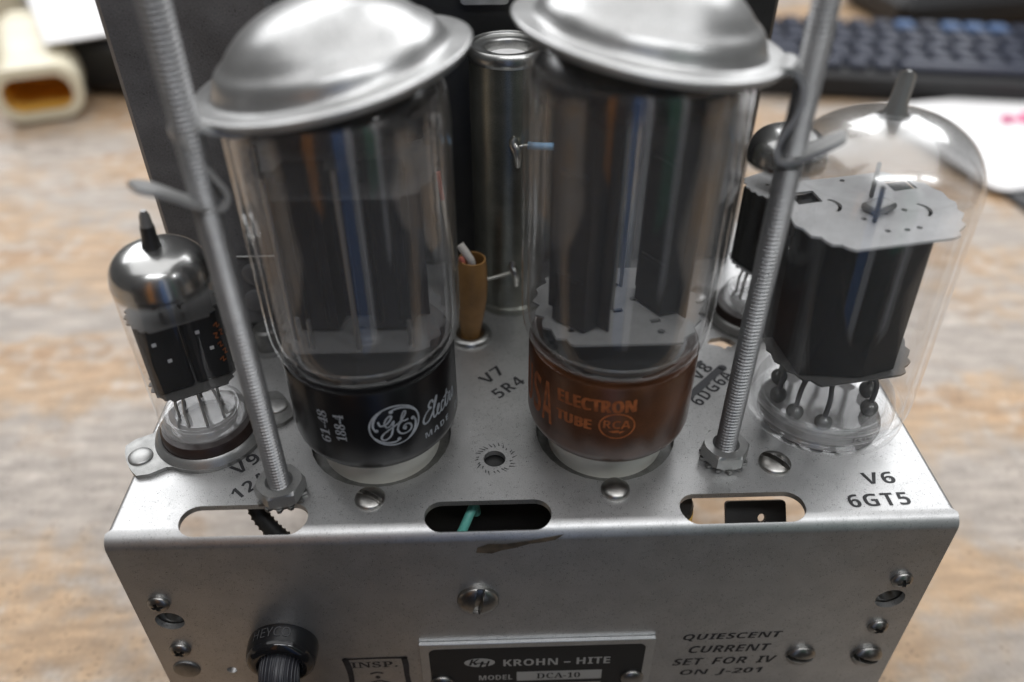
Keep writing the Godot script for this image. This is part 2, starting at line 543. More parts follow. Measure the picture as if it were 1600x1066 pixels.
func rivet(called: String, at: Vector3, out: Vector3, r: float, h: float, m: Material, parent: Node) -> MeshInstance3D:
	var mb = MB.new()
	var pr = [Vector2(r, 0), Vector2(r, h * 0.25)]
	for k in 8:
		var a = PI / 2 * (k + 1) / 8
		pr.append(Vector2(r * cos(a), h * 0.25 + h * 0.75 * sin(a)))
	lathe(mb, pr, 28, Transform3D(basis_facing(out), Vector3.ZERO))
	return build(mb, called, m, parent, at)

func jagged(r: float, flat_: float, amp: float, seed_: int) -> PackedVector2Array: # a punched mica disc: teeth round the rim, two flats
	var g = RandomNumberGenerator.new()
	g.seed = seed_
	var p = PackedVector2Array()
	var N = 72
	for k in N:
		var a = TAU * k / N
		var q = r - (amp * (0.4 + 0.6 * g.randf()) if k % 3 == 0 else (0.35 * amp if k % 3 == 1 else 0.0))
		var e = Vector2(cos(a), sin(a)) * q
		if absf(e.y) > flat_: e.y = signf(e.y) * flat_
		p.append(e)
	return p

# ------------------------------------------------------------------ chassis
const RB := 3.0      # radius of the bend between deck and front
func chassis_point(p: Vector2, d: float) -> Array: # p.x = x, p.y runs over the deck (negative), round the bend and down the front
	var arc = RB * PI / 2
	if p.y <= 0.0: return [Vector3(p.x, -d, -RB + p.y), Vector3.UP]
	if p.y < arc:
		var a = p.y / RB
		var o = Vector3(0, cos(a), sin(a))
		return [Vector3(p.x, -RB, -RB) + o * (RB - d), o]
	return [Vector3(p.x, -RB - (p.y - arc), -d), Vector3.BACK]

func dk(x: float, z: float) -> Vector2: return Vector2(x, z + RB)          # deck place -> sheet place
func fr(x: float, y: float) -> Vector2: return Vector2(x, RB * PI / 2 - RB - y)  # front place -> sheet place

func make_chassis() -> void:
	chassis = thing("amplifier_chassis", "bent silver sheet-metal chassis with three slots, stencilled tube numbers and a nameplate", "chassis")
	var arc = RB * PI / 2
	var holes = []
	for s in [[-56.8, -4.6], [-9.4, -4.2], [40.7, -4.5]]: holes.append(stadium(dk(s[0], s[1]), 24.8, 7.2, 3.4))
	for h in [[-7.9, -19.1, 2.3], [-32.2, -27.0, 15.0], [16.2, -27.0, 15.0], [64.5, -31.5, 11.0], [-69.0, -28.5, 8.0], [59.0, -67.5, 8.5], [-13.3, -61.5, 3.6]]: holes.append(circle(dk(h[0], h[1]), h[2], 32))
	var ragged = PackedVector2Array()      # knocked-out hole with a broken tab
	for q in [[-3.6, 0.6], [-2.4, 2.4], [0.4, 3.0], [2.6, 2.2], [3.6, 0.4], [2.6, -0.8], [1.2, -0.6], [0.4, -1.7], [-0.5, -0.7], [-1.8, -0.2]]: ragged.append(dk(48.6 + q[0], -55.6 - q[1]))
	holes.append(ragged)
	for h in [[75.6, -25.7, 3.15], [-76.4, -26.3, 3.0], [-67.7, -45.8, 1.15], [-54.2, -35.5, 6.0]]: holes.append(circle(fr(h[0], h[1]), h[2], 28))
	var ycuts = [0.0]
	for k in 10: ycuts.append(arc * (k + 1) / 10.0)
	ycuts.append(fr(0, -60).y)
	var mb = MB.new()
	var outer = PackedVector2Array([Vector2(-81.2, -112), Vector2(81.2, -112), Vector2(81.2, -0.2), Vector2(82.5, 1.0), Vector2(82.5, fr(0, -85).y), Vector2(-82.5, fr(0, -85).y), Vector2(-82.5, 1.0), Vector2(-81.2, -0.2)])
	sheet(mb, outer, holes, 1.3, chassis_point, [], ycuts)
	build(mb, "sheet_metal_shell", M.deck, chassis)
	for s in [-1.0, 1.0]:                    # side flanges: a small bend, then down
		mb = MB.new()
		var pr = []
		for k in 7:
			var a = PI / 2 * k / 6
			pr.append([Vector3(s * (81.2 + 1.3 * sin(a)), -1.3 + 1.3 * cos(a), 0), Vector3(s * sin(a), cos(a), 0)])
		for k in 6:
			var z0 = -115.0; var z1 = -2.6
			var Z = func(q, z): return Vector3(q.x, q.y, z)
			mb.tri(Z.call(pr[k][0], z0), Z.call(pr[k][0], z1), Z.call(pr[k + 1][0], z1), pr[k][1], pr[k][1], pr[k + 1][1])
			mb.tri(Z.call(pr[k][0], z0), Z.call(pr[k + 1][0], z1), Z.call(pr[k + 1][0], z0), pr[k][1], pr[k + 1][1], pr[k + 1][1])
		box(mb, Vector3(s * 81.9, -4.8, -58.8), Vector3(1.2, 7.0, 112.0), 0.1)
		build(mb, "side_flange", M.deck, chassis)
		mb = MB.new()
		box(mb, Vector3(s * 83.1, -20.8, -7.4), Vector3(1.0, 33.5, 11.0), 0.2)
		build(mb, "corner_bracket", M.dull, chassis)
		mb = MB.new()
		box(mb, Vector3(s * 79.0, -43.0, -112.6), Vector3(7.0, 84.0, 1.2), 0.2)
		build(mb, "rear_leg", M.deck, chassis)
	# sockets: ceramic rings under the two big tubes
	for x in [-32.2, 16.2]:
		mb = MB.new()
		lathe(mb, [Vector2(12.0, -6), Vector2(12.6, -0.5), Vector2(12.9, 1.5), Vector2(13.2, 4.4), Vector2(12.8, 4.8), Vector2(5, 4.8)], 64)
		build(mb, "socket_ring", M.ceramic, chassis, Vector3(x, 0, -27.0))
		mb = MB.new()
		lathe(mb, [Vector2(16.6, -3.2), Vector2(16.6, -1.9), Vector2(12.0, -1.9)], 48)
		build(mb, "socket_plate", M.dull, chassis, Vector3(x, 0, -27.0))
	# flanged socket with a dark insert below the small tubes
	for p in [[-69.0, -28.5, 0.525, 0], [59.0, -67.5, -0.5, 1]]:
		var at = Vector3(p[0], 0, p[1])
		var xf = Transform3D(Basis(Vector3.UP, p[2]), Vector3.ZERO)
		mb = MB.new()
		var out = PackedVector2Array()
		for k in 64:
			var a = TAU * k / 64
			var r = 11.6
			if absf(cos(a)) > 0.86: r = lerpf(11.6, 17.4, smoothstep(0.86, 0.965, absf(cos(a))))
			out.append(Vector2(cos(a), sin(a)) * r)
		sheet(mb, out, [circle(Vector2.ZERO, 9.9, 40)], 0.9, plane_fn(xf * Transform3D(Basis(Vector3.RIGHT, -PI / 2), Vector3(0, 0.95, 0))))
		var fl = build(mb, "socket_flange", M.dull, chassis, at)
		mb = MB.new()
		lathe(mb, [Vector2(11.5, 0.9), Vector2(11.0, 2.2), Vector2(10.4, 2.7), Vector2(9.9, 2.3), Vector2(9.8, 0.2)], 56, xf)
		build(mb, "socket_collar", M.nut, fl)
		mb = MB.new()
		lathe(mb, [Vector2(9.75, -4), Vector2(9.75, 3.9), Vector2(9.3, 4.5), Vector2(6.0, 4.5), Vector2(6.0, 3.4), Vector2(0, 3.4)], 48)
		build(mb, "socket_insert", M.socket_brown, fl)
		for s in [-1.0, 1.0]: rivet("rivet", xf * Vector3(s * 14.6, 0.9, 0), Vector3.UP, 2.5, 0.9, M.nut, fl)
	mb = MB.new()                            # socket of the wide glass tube
	lathe(mb, [Vector2(13.2, -5), Vector2(13.2, 0.4), Vector2(12.6, 0.9), Vector2(0, 0.9)], 56)
	build(mb, "socket_ring", M.socket_brown, chassis, Vector3(64.5, 0, -31.5))
	# hardware on the deck
	screw_head("slotted_screw", Vector3(-32.8, 0, -8.9), Vector3.UP, 3.0, 1.7, "slot", 1.0, M.screw, chassis)
	rivet("rivet", Vector3(16.2, 0, -9.6), Vector3.UP, 2.9, 1.7, M.screw, chassis)
	screw_head("slotted_screw", Vector3(50.2, 0, -15.7), Vector3.UP, 3.3, 1.9, "slot", 0.75, M.screw, chassis)
	# hardware on the front
	for q in [[-76.9, -19.7, 0.2], [-76.8, -36.7, 0.6], [76.0, -18.7, 0.3], [75.7, -35.7, 0.9]]:
		screw_head("cross_head_screw", Vector3(q[0], q[1], 0), Vector3.BACK, 2.25, 1.7, "cross", q[2], M.screw, chassis)
	screw_head("slotted_screw", Vector3(-11.9, -21.4, 0), Vector3.BACK, 4.3, 2.6, "slot", -0.18, M.screw, chassis)
	screw_head("slotted_screw", Vector3(60.8, -46.2, 0), Vector3.BACK, 3.3, 2.2, "slot", 1.45, M.screw, chassis)
	screw_head("slotted_screw", Vector3(76.2, -47.2, 0), Vector3.BACK, 3.5, 2.4, "slot", 1.3, M.screw, chassis)
	rivet("rivet", Vector3(-77.4, -44.7, 0), Vector3.BACK, 3.0, 0.8, M.dull, chassis)
	for q in [[-76.4, -26.3, 3.0], [75.6, -25.7, 3.15]]:   # a threaded insert sits behind each open hole
		mb = MB.new()
		lathe(mb, [Vector2(2.2, -7.0), Vector2(2.2, -1.6), Vector2(5.0, -1.6), Vector2(5.0, -7)], 28, Transform3D(basis_facing(Vector3.BACK), Vector3.ZERO))
		build(mb, "threaded_insert", M.dull, chassis, Vector3(q[0] + 0.6, q[1] - 0.5, 0))
	# stencilled lettering
	var ink: Material = M.black_ink
	var dt = func(text, h, x, z, turn, w = 0.0):
		print_on(moved(letters(text, h, true, w, 0.0, "Droid Sans", 3), Vector2(x, -z), turn), on_deck(), ink, chassis)
	dt.call("V6", 3.1, 70.2, -11.1, 0.03, 6.6)
	dt.call("6GT5", 3.3, 68.1, -5.4, 0.03, 12.4)
	dt.call("V9", 3.2, -59.7, -19.3, 0.80, 6.0)
	dt.call("12A", 3.2, -57.4, -13.4, 0.80, 8.0)
	dt.call("V7", 3.3, -8.2, -46.0, 0.78, 6.4)
	dt.call("5R4", 3.3, -4.4, -41.6, 0.72, 8.4)
	dt.call("V8", 3.3, 41.2, -45.6, 0.79, 6.4)
	dt.call("6DG6A", 3.3, 42.6, -39.8, 0.79, 14.5)
	for q in [[[36.0, -36.2], [39.4, -39.6], [42.6, -43.0], [46.6, -46.8]], [[37.2, -44.6], [39.6, -47.0], [42.0, -49.2]]]:   # ink dragged over the upper edge of those two lines
		var st = []
		for p in q: st.append(Vector2(p[0], -p[1]))
		print_on(stroke(st, [1.3, 2.0, 1.7, 2.2] if st.size() == 4 else [0.8, 1.5, 1.0]), on_deck(0.07), M.smear_ink, chassis, "ink_smear")
	var it = 0.22
	for q in [["QUIESCENT", 43.8, -38.2, 21.8], ["CURRENT", 44.0, -43.0, 18.2], ["SET  FOR  IV", 43.7, -48.0, 23.4], ["ON  J-201", 43.5, -52.8, 19.0]]:
		print_on(moved(letters(q[0], 2.75, true, q[3], it), Vector2(q[1], q[2]), 0.012), on_front(), ink, chassis)
	# inspection stamp
	var stp = []
	stp.append_array(stroke([Vector2(-42.4, -42.9), Vector2(-38, -42.75), Vector2(-33, -42.7), Vector2(-28.6, -42.8)], [0.8, 0.6, 0.7, 0.9]))
	stp.append_array(stroke([Vector2(-42.1, -43.0), Vector2(-41.7, -46), Vector2(-41.6, -50), Vector2(-41.9, -56)], [1.5, 1.5, 1.3, 1.2]))
	stp.append_array(stroke([Vector2(-29.0, -43.0), Vector2(-28.8, -46), Vector2(-28.9, -50), Vector2(-28.6, -56)], [1.4, 1.4, 1.2, 1.2]))
	stp.append_array(moved(letters("INSP.", 2.3, true, 10.4, 0.0, "Droid Serif"), Vector2(-35.9, -45.3), 0.0))
	stp.append_array(stroke([Vector2(-37.0, -49.1), Vector2(-35.6, -48.6), Vector2(-34.4, -49.0)], 0.5))
	stp.append_array(disc(Vector2(-35.6, -50.6), 0.6))
	stp.append_array(stroke([Vector2(-38.4, -53.6), Vector2(-35.4, -52.2), Vector2(-32.4, -53.6)], 0.5))
	print_on(stp, on_front(), ink, chassis, "inspection_stamp")
	# brown smear on the bend and a ring of scuffs left by a star washer
	var sm = PackedVector2Array()
	for q in [[-11.6, -4.6], [-9.5, -3.6], [-6, -3.7], [-2, -3.0], [2.0, -2.2], [5.2, -1.6], [3.5, -2.9], [0.5, -3.6], [-1.5, -3.9], [-4.0, -4.9], [-7.0, -5.7], [-8.8, -6.6], [-10.2, -6.4], [-11.9, -6.2]]: sm.append(fr(q[0], q[1]))
	var lifted = func(p: Vector2, d: float): 
		var g = chassis_point(p, d)
		return [g[0] + g[1] * 0.05, g[1]]
	print_on(polytris(sm), lifted, M.stain, chassis, "brown_stain")
	var sc = []
	for k in 26:
		var a = TAU * k / 26 + rng.randf() * 0.12
		var l = rng.randf_range(0.5, 1.3)
		var o = Vector2(-7.9, 19.1) + Vector2(cos(a), sin(a)) * rng.randf_range(3.2, 3.9)
		sc.append_array(stroke([o, o + Vector2(cos(a + 0.5), sin(a + 0.5)) * l], [0.32, 0.1], false, 2))
	print_on(sc, on_deck(0.06), M.scratch, chassis, "washer_scuffs")
	for side in 2:                            # specks of dust and lint
		var du = []
		for k in 70:
			var o = Vector2(rng.randf_range(-78, 78), rng.randf_range(-55, -6) if side == 0 else rng.randf_range(9, 100))
			du.append_array(moved(disc(Vector2.ZERO, rng.randf_range(0.06, 0.17), 6, rng.randf_range(0.05, 0.09)), o, rng.randf() * 3.0))
		print_on(du, on_front(0.06) if side == 0 else on_deck(0.06), M.paper, chassis, "dust_specks").set_meta("kind", "stuff")
	var pl = Node3D.new()
	pl.name = "nameplate"
	chassis.add_child(pl)
	make_nameplate(pl)

func make_nameplate(pl: Node3D) -> void:
	var mb = MB.new()
	box(mb, Vector3(0.7, -56.8, 0.45), Vector3(52.0, 40.0, 0.9), 0.12)
	build(mb, "plate", M.name_alu, pl)
	print_on(polytris(stadium(Vector2(0.7, -57.2), 48.0, 37.2, 1.6, 6)), on_front(0.95), M.name_black, pl, "printed_field")
	var f = on_front(1.0)
	print_on(disc(Vector2(-12.2, -44.2), 3.45, 32, 1.75), f, M.cell, pl, "emblem_oval")
	print_on(moved(letters("K", 2.3, true, 1.9, 0.4), Vector2(-13.4, -43.9), 0.12) + moved(letters("H", 2.2, true, 2.0, 0.4), Vector2(-11.1, -44.7), 0.12) + stroke([Vector2(-13.0, -44.4), Vector2(-11.4, -44.3)], 0.35), on_front(1.05), M.name_black, pl, "emblem_letters")
	print_on(moved(letters("KROHN – HITE", 2.7, true, 24.0), Vector2(5.1, -44.6), 0.0), f, M.cell, pl)
	print_on(moved(letters("MODEL", 2.0, true, 7.6), Vector2(-8.7, -50.6), 0.0), f, M.cell, pl)
	print_on(polytris(stadium(Vector2(5.8, -50.4), 19.4, 3.8, 0.15, 2)), f, M.cell, pl, "data_field")
	print_on(moved(letters("DCA-10", 2.2, true, 10.0, 0.0, "Droid Serif"), Vector2(5.6, -50.4), 0.0), on_front(1.05), M.name_black, pl)
	print_on(polytris(stadium(Vector2(5.8, -55.6), 19.4, 3.8, 0.15, 2)), f, M.cell, pl, "data_field")
	print_on(moved(letters("SERIAL", 2.0, true, 7.6), Vector2(-8.7, -55.6), 0.0), f, M.cell, pl)
	for x in [-20.9, 22.6]: rivet("rivet", Vector3(x, -52.2, 0.9), Vector3.BACK, 2.7, 1.3, M.screw, pl)

# ------------------------------------------------------------------ tubes
func glass_profile_big(up: float, thin := 0.0) -> Array: # bulb of the two big tubes, from the base up into the cap
	var out = [] + smooth_profile([Vector2(14.6, 26.5), Vector2(16.4, 27.4), Vector2(17.7, 29.6), Vector2(18.3, 33.0), Vector2(18.4, 40.0), Vector2(18.4, 60.0), Vector2(18.3, 73.0 + up), Vector2(17.2, 77.5 + up), Vector2(13.0, 81.5 + up), Vector2(6.0, 83.2 + up), Vector2(0, 83.6 + up)], 6)
	if thin > 0.0:
		for k in out.size(): out[k] = Vector2(maxf(out[k].x - thin, 0.0), out[k].y + (thin * 0.8 if k < 14 else -thin * (1.0 if k > 40 else 0.0)))
		out = out.slice(0, 42)
	return out

func base_profile() -> Array:
	return [Vector2(11.0, 4.7), Vector2(13.2, 4.7), Vector2(15.4, 6.0), Vector2(16.5, 7.6), Vector2(16.8, 9.0), Vector2(16.8, 25.6), Vector2(16.5, 26.2), Vector2(15.9, 26.4), Vector2(14.6, 26.0), Vector2(10.0, 25.6), Vector2(0, 25.6)]

func flat_plate(mb: MB, at: Vector3, w: float, d: float, y0: float, y1: float, turn: float, ribs := true) -> void: # a hollow anode box with fins
	var xf = Transform3D(Basis(Vector3.UP, turn), at)
	var prof = PackedVector2Array()
	var wing = 2.4
	for q in [[-w / 2, 0.2], [-w / 2 + wing, 0.2], [-w / 2 + wing + 0.8, d / 2], [w / 2 - wing - 0.8, d / 2], [w / 2 - wing, 0.2], [w / 2, 0.2], [w / 2, -0.2], [w / 2 - wing, -0.2], [w / 2 - wing - 0.8, -d / 2], [-w / 2 + wing + 0.8, -d / 2], [-w / 2 + wing, -0.2], [-w / 2, -0.2]]: prof.append(Vector2(q[0], q[1]))
	var m = prof.size()
	for k in m:
		var a = prof[k]; var b = prof[(k + 1) % m]
		var o = Vector3((b - a).orthogonal().x, 0, (b - a).orthogonal().y) * -1.0
		mb.quad(xf * Vector3(a.x, y0, a.y), xf * Vector3(b.x, y0, b.y), xf * Vector3(b.x, y1, b.y), xf * Vector3(a.x, y1, a.y), xf.basis * -o)
	if ribs:
		for s in [-1.0, 1.0]:
			for f in [0.25, 0.72]:
				box(mb, Vector3(0, lerpf(y0, y1, f), s * (d / 2 + 0.15)), Vector3(w - 2 * wing - 3.0, 1.0, 0.5), 0.2, xf)

func make_big_tube(called: String, label: String, x: float, kind: String) -> void:
	var t = thing(called, label, "vacuum tube", Vector3(x, 0, -27.0), "vacuum tubes standing on the chassis")
	var mb = MB.new()
	lathe(mb, base_profile(), 96)
	var base = build(mb, "base", M.bakelite if kind == "black" else M.brown, t)
	mb = MB.new()
	var up = 0.0 if kind == "black" else 4.5
	lathe(mb, glass_profile_big(up), 96)
	var env = build(mb, "glass_envelope", M.glass, t)
	mb = MB.new()
	lathe(mb, glass_profile_big(up, 1.1), 96)
	build(mb, "inner_wall", M.glass, env)
	mb = MB.new()                             # glass stem and its dark pinch
	lathe(mb, smooth_profile([Vector2(14.2, 27.0), Vector2(9.0, 27.6), Vector2(5.5, 28.4), Vector2(4.2, 29.6), Vector2(2.6, 30.4), Vector2(0, 30.6)], 4), 40)
	build(mb, "glass_stem", M.stem, t)
	mb = MB.new()                             # silver film in the shoulder of the bulb
	lathe(mb, [Vector2(17.2, 71.0 + up), Vector2(17.2, 72.5 + up), Vector2(17.0, 74.5 + up), Vector2(15.6, 77.2 + up), Vector2(12.0, 80.0 + up), Vector2(5.8, 81.6 + up), Vector2(0, 82.0 + up)], 64, Transform3D.IDENTITY, [Color(0.10, 0.09, 0.08, 0.0), Color(0.08, 0.07, 0.06, 0.45), Color(0.10, 0.09, 0.08, 0.85), Color(0.12, 0.12, 0.12, 0.95), Color(0.4, 0.4, 0.4, 0.98), Color(0.4, 0.4, 0.4, 1), Color(0.4, 0.4, 0.4, 1)])
	build(mb, "getter_film", M.getter, t)
	if kind == "black":
		var hs = []
		for q in [[-8, 3], [8, 3], [0, -3], [-3, 5], [3, 5], [0, 7.5]]: hs.append(circle(Vector2(q[0], q[1]), 0.7, 10))
		for q in [[31.6, 3, 15.8, 10.5], [63.4, 4, 16.2, 11.5]]:
			mb = MB.new()
			sheet(mb, jagged(q[2], q[3], 1.5, int(q[1])), hs, 0.4, plane_fn(Transform3D(Basis(Vector3.RIGHT, -PI / 2), Vector3(0, q[0], 0))))
			build(mb, "mica_spacer", M.mica_clear, t)
		for q in [[-7.6, 0.6], [5.9, 0.6]]:
			mb = MB.new()
			flat_plate(mb, Vector3(q[0], 0, q[1]), 13.4, 8.5, 32.6, 62.6, 0.0, false)
			for w in [-1.8, 1.8]: box(mb, Vector3(q[0] + w, 47.6, q[1] + 4.5), Vector3(0.8, 27.0, 0.7), 0.3)
			build(mb, "anode_plate", M.plate, t)
		for q in [[-8.6, 8.6, 31, 37.5], [0.0, 9.6, 31, 67.0], [9.4, 8.6, 31, 37.0], [-14.9, -2, 28, 66], [-0.9, 5.6, 31, 64], [-12.2, 6.0, 31, 64]]:
			mb = MB.new()
			tube(mb, [Vector3(q[0], q[2], q[1]), Vector3(q[0], q[3], q[1])], 0.42, 8)
			build(mb, "support_rod", M.wire, t)
		mb = MB.new()
		box(mb, Vector3(13.6, 66.4, 2.0), Vector3(3.4, 4.0, 0.3), 0.1, Transform3D(Basis(Vector3.UP, 0.7), Vector3.ZERO))
		build(mb, "getter_tab", M.wire, t)
	else:
		var hs = []
		for q in [[-2.4, -1], [3.4, 1.5], [8.5, 7], [-9.5, -8], [0.5, 6.4], [7, -9]]: hs.append(circle(Vector2(q[0], q[1]), 0.75, 10))
		for q in [[-1.0, -3.0], [5.6, -6.5]]: hs.append(PackedVector2Array([Vector2(q[0], q[1]), Vector2(q[0] + 1.9, q[1] + 0.4), Vector2(q[0] + 1.7, q[1] + 1.6), Vector2(q[0] - 0.2, q[1] + 1.2)]))
		mb = MB.new()
		sheet(mb, jagged(16.2, 12.5, 1.6, 8), hs, 0.45, plane_fn(Transform3D(Basis(Vector3.RIGHT, -PI / 2), Vector3(0, 33.6, 0))))
		build(mb, "mica_spacer", M.mica_grey, t)
		for q in [[-8.0, 5.0, -0.72], [8.2, 0.2, -0.98]]:
			mb = MB.new()
			flat_plate(mb, Vector3(q[0], 0, q[1]), 13.6, 6.4, 34.2, 76.5, q[2])
			build(mb, "anode_plate", M.plate, t)
		for q in [[-1.2, 1.5], [1.6, -6.0]]:
			mb = MB.new()
			tube(mb, [Vector3(q[0], 28.5, q[1]), Vector3(q[0], 71, q[1])], 0.4, 8)
			build(mb, "support_rod", M.wire, t)
		for q in [[-6, 7.5], [5, 8.5], [0, -4], [-8, -3]]:
			mb = MB.new()
			tube(mb, [Vector3(q[0] * 0.4, 29.5, q[1] * 0.35), Vector3(q[0] * 0.8, 31.5, q[1] * 0.8), Vector3(q[0], 33.4, q[1])], 0.3, 6)
			build(mb, "lead_wire", M.dark_wire, t)
	var f = on_cylinder(16.8)
	var arc = func(deg): return deg_to_rad(deg) * 16.8
	if kind == "black":
		var tr = moved(letters("61-48", 2.1, true, 8.2, 0.0, "Droid Serif"), Vector2(arc.call(-27.2), 17.4), PI / 2)
		tr.append_array(moved(letters("188-4", 2.1, true, 6.8, 0.0, "Droid Serif"), Vector2(arc.call(-15.5), 17.9), PI / 2))
		print_on(tr, f, M.white_ink, base)
		print_on(moved(letters("MADE", 1.45, true, 7.0, 0.0, "Droid Sans", 5), Vector2(arc.call(52.5), 12.0), 0.02), f, M.white_ink, base)
		print_on(moved(letters("IN  USA", 1.45, true, 7.6, 0.0, "Droid Sans", 5), Vector2(arc.call(89.0), 11.6), 0.0), f, M.white_ink, base)
		print_on(monogram(4.85, Vector2(arc.call(20.2), 17.8)), f, M.white_ink, base, "round_emblem")
		print_on(script_word(Vector2(arc.call(40.0), 15.0), 2.45), f, M.white_ink, base, "script_lettering")
	else:
		var words = []                        # each word twice, a little apart: heavy block letters
		for k in 2:
			words.append(moved(letters("ELECTRON", 3.0, true, 15.3), Vector2(arc.call(-18.3) - 0.14 + 0.28 * k, 21.9 + 0.1 * k), 0.045) + moved(letters("TUBE", 2.5, true, 7.3), Vector2(arc.call(-32.4) - 0.14 + 0.28 * k, 16.8 + 0.1 * k), 0.02))
		var mw = MB.new()
		lay(words[0], mw, f)
		lay(words[1], mw, on_cylinder(16.83))
		build(mw, "lettering", M.orange_ink, base)
		print_on(moved(letters("US", 10.0, true, 7.6), Vector2(arc.call(-74.0), 17.6), 0.0), f, M.orange_ink, base)
		print_on(moved(letters("A", 10.4, true, 3.0), Vector2(arc.call(-54.2), 17.6), 0.0), f, M.orange_ink, base)
		var c = Vector2(arc.call(-3.1), 17.2)
		var em = stroke(Array(circle(c, 3.35, 40, 3.1)), 0.36, true, 1)
		em.append_array(moved(letters("RCA", 2.0, true, 5.2), c + Vector2(0, 0.4)))
		em.append_array(polytris(PackedVector2Array([c + Vector2(-1.6, -1.3), c + Vector2(0.5, -0.95), c + Vector2(0.4, -1.35), c + Vector2(1.7, -1.15), c + Vector2(0.6, -1.95), c + Vector2(0.5, -1.6), c + Vector2(-0.8, -1.75)])))
		print_on(em, f, M.orange_ink, base, "round_emblem")

func monogram(r: float, at: Vector2) -> Array: # ring with four inward curls and two script capitals
	var out = stroke(Array(circle(at, r, 48)), 0.36, true, 1)
	for k in 4:
		var a0 = deg_to_rad(98.0 + 90.0 * k)
		var pts = []
		for i in 7:
			var a = a0 - deg_to_rad(70.0) * i / 6.0
			pts.append(at + Vector2(cos(a), sin(a)) * r * lerpf(0.80, 0.97, pow(i / 6.0, 0.7)))
		out.append_array(stroke(pts, [0.25, 0.42, 0.5, 0.5, 0.45, 0.35, 0.2]))
		out.append_array(disc(at + Vector2(cos(a0), sin(a0)) * r * 0.75, 0.42, 14))
	var g = [[290, 520], [310, 572], [380, 560], [440, 505], [470, 450], [445, 435], [395, 480], [368, 550], [395, 602], [445, 578], [495, 515], [482, 570], [470, 640], [440, 725], [385, 778], [330, 788], [308, 755], [340, 700], [405, 648], [480, 600], [550, 560]]
	var e1 = [[550, 560], [600, 515], [652, 450], [668, 400], [642, 398], [610, 455], [598, 515], [638, 532], [688, 522]]
	var e2 = [[605, 535], [560, 580], [538, 650], [570, 712], [640, 722], [712, 690], [736, 632], [700, 588], [645, 598], [618, 640], [645, 662]]
	for q in [g, e1, e2]:
		var pts = []
		for p in q:
			var v = Vector2((p[0] - 508.0) / 345.0, -(p[1] - 585.0) / 285.0)
			v.y -= 0.16 * v.x
			pts.append(at + v * r)
		out.append_array(stroke(pts, 0.40))
	out.append_array(disc(at + Vector2((640 - 508) / 345.0, -(640 - 585) / 285.0 - 0.06) * r, 0.4, 12))
	return out

func script_word(at: Vector2, k: float) -> Array:
	var out = []
	for q in [
		[[1.10, 1.75], [1.02, 1.98], [0.80, 1.95], [0.62, 1.65], [0.70, 1.38], [0.88, 1.30], [0.58, 1.22], [0.22, 0.88], [0.0, 0.40], [0.12, 0.05], [0.50, 0.10], [0.92, 0.60], [1.32, 1.35], [1.55, 1.95], [1.48, 2.08], [1.28, 1.65], [1.10, 0.85], [1.06, 0.30], [1.20, 0.08], [1.46, 0.30], [1.72, 0.72], [1.80, 1.0], [1.66, 1.05], [1.52, 0.62], [1.55, 0.20], [1.76, 0.08], [2.02, 0.32]],
		[[2.38, 0.92], [2.24, 1.06], [2.06, 0.72], [2.02, 0.25], [2.20, 0.08], [2.46, 0.34], [2.72, 1.05], [2.92, 1.70]],
		[[2.92, 1.70], [2.68, 0.75], [2.66, 0.20], [2.82, 0.10], [3.04, 0.40], [3.24, 1.02], [3.46, 0.95], [3.36, 0.40], [3.44, 0.12], [3.64, 0.25], [3.84, 0.95], [4.05, 1.0], [4.12, 0.5], [3.95, 0.1], [3.78, 0.4]],
		[[2.48, 1.22], [3.06, 1.28]]]:
		var pts = []
		for p in q: pts.append(at + Vector2(p[0], p[1]) * k)
		out.append_array(stroke(pts, 0.46))
	return out

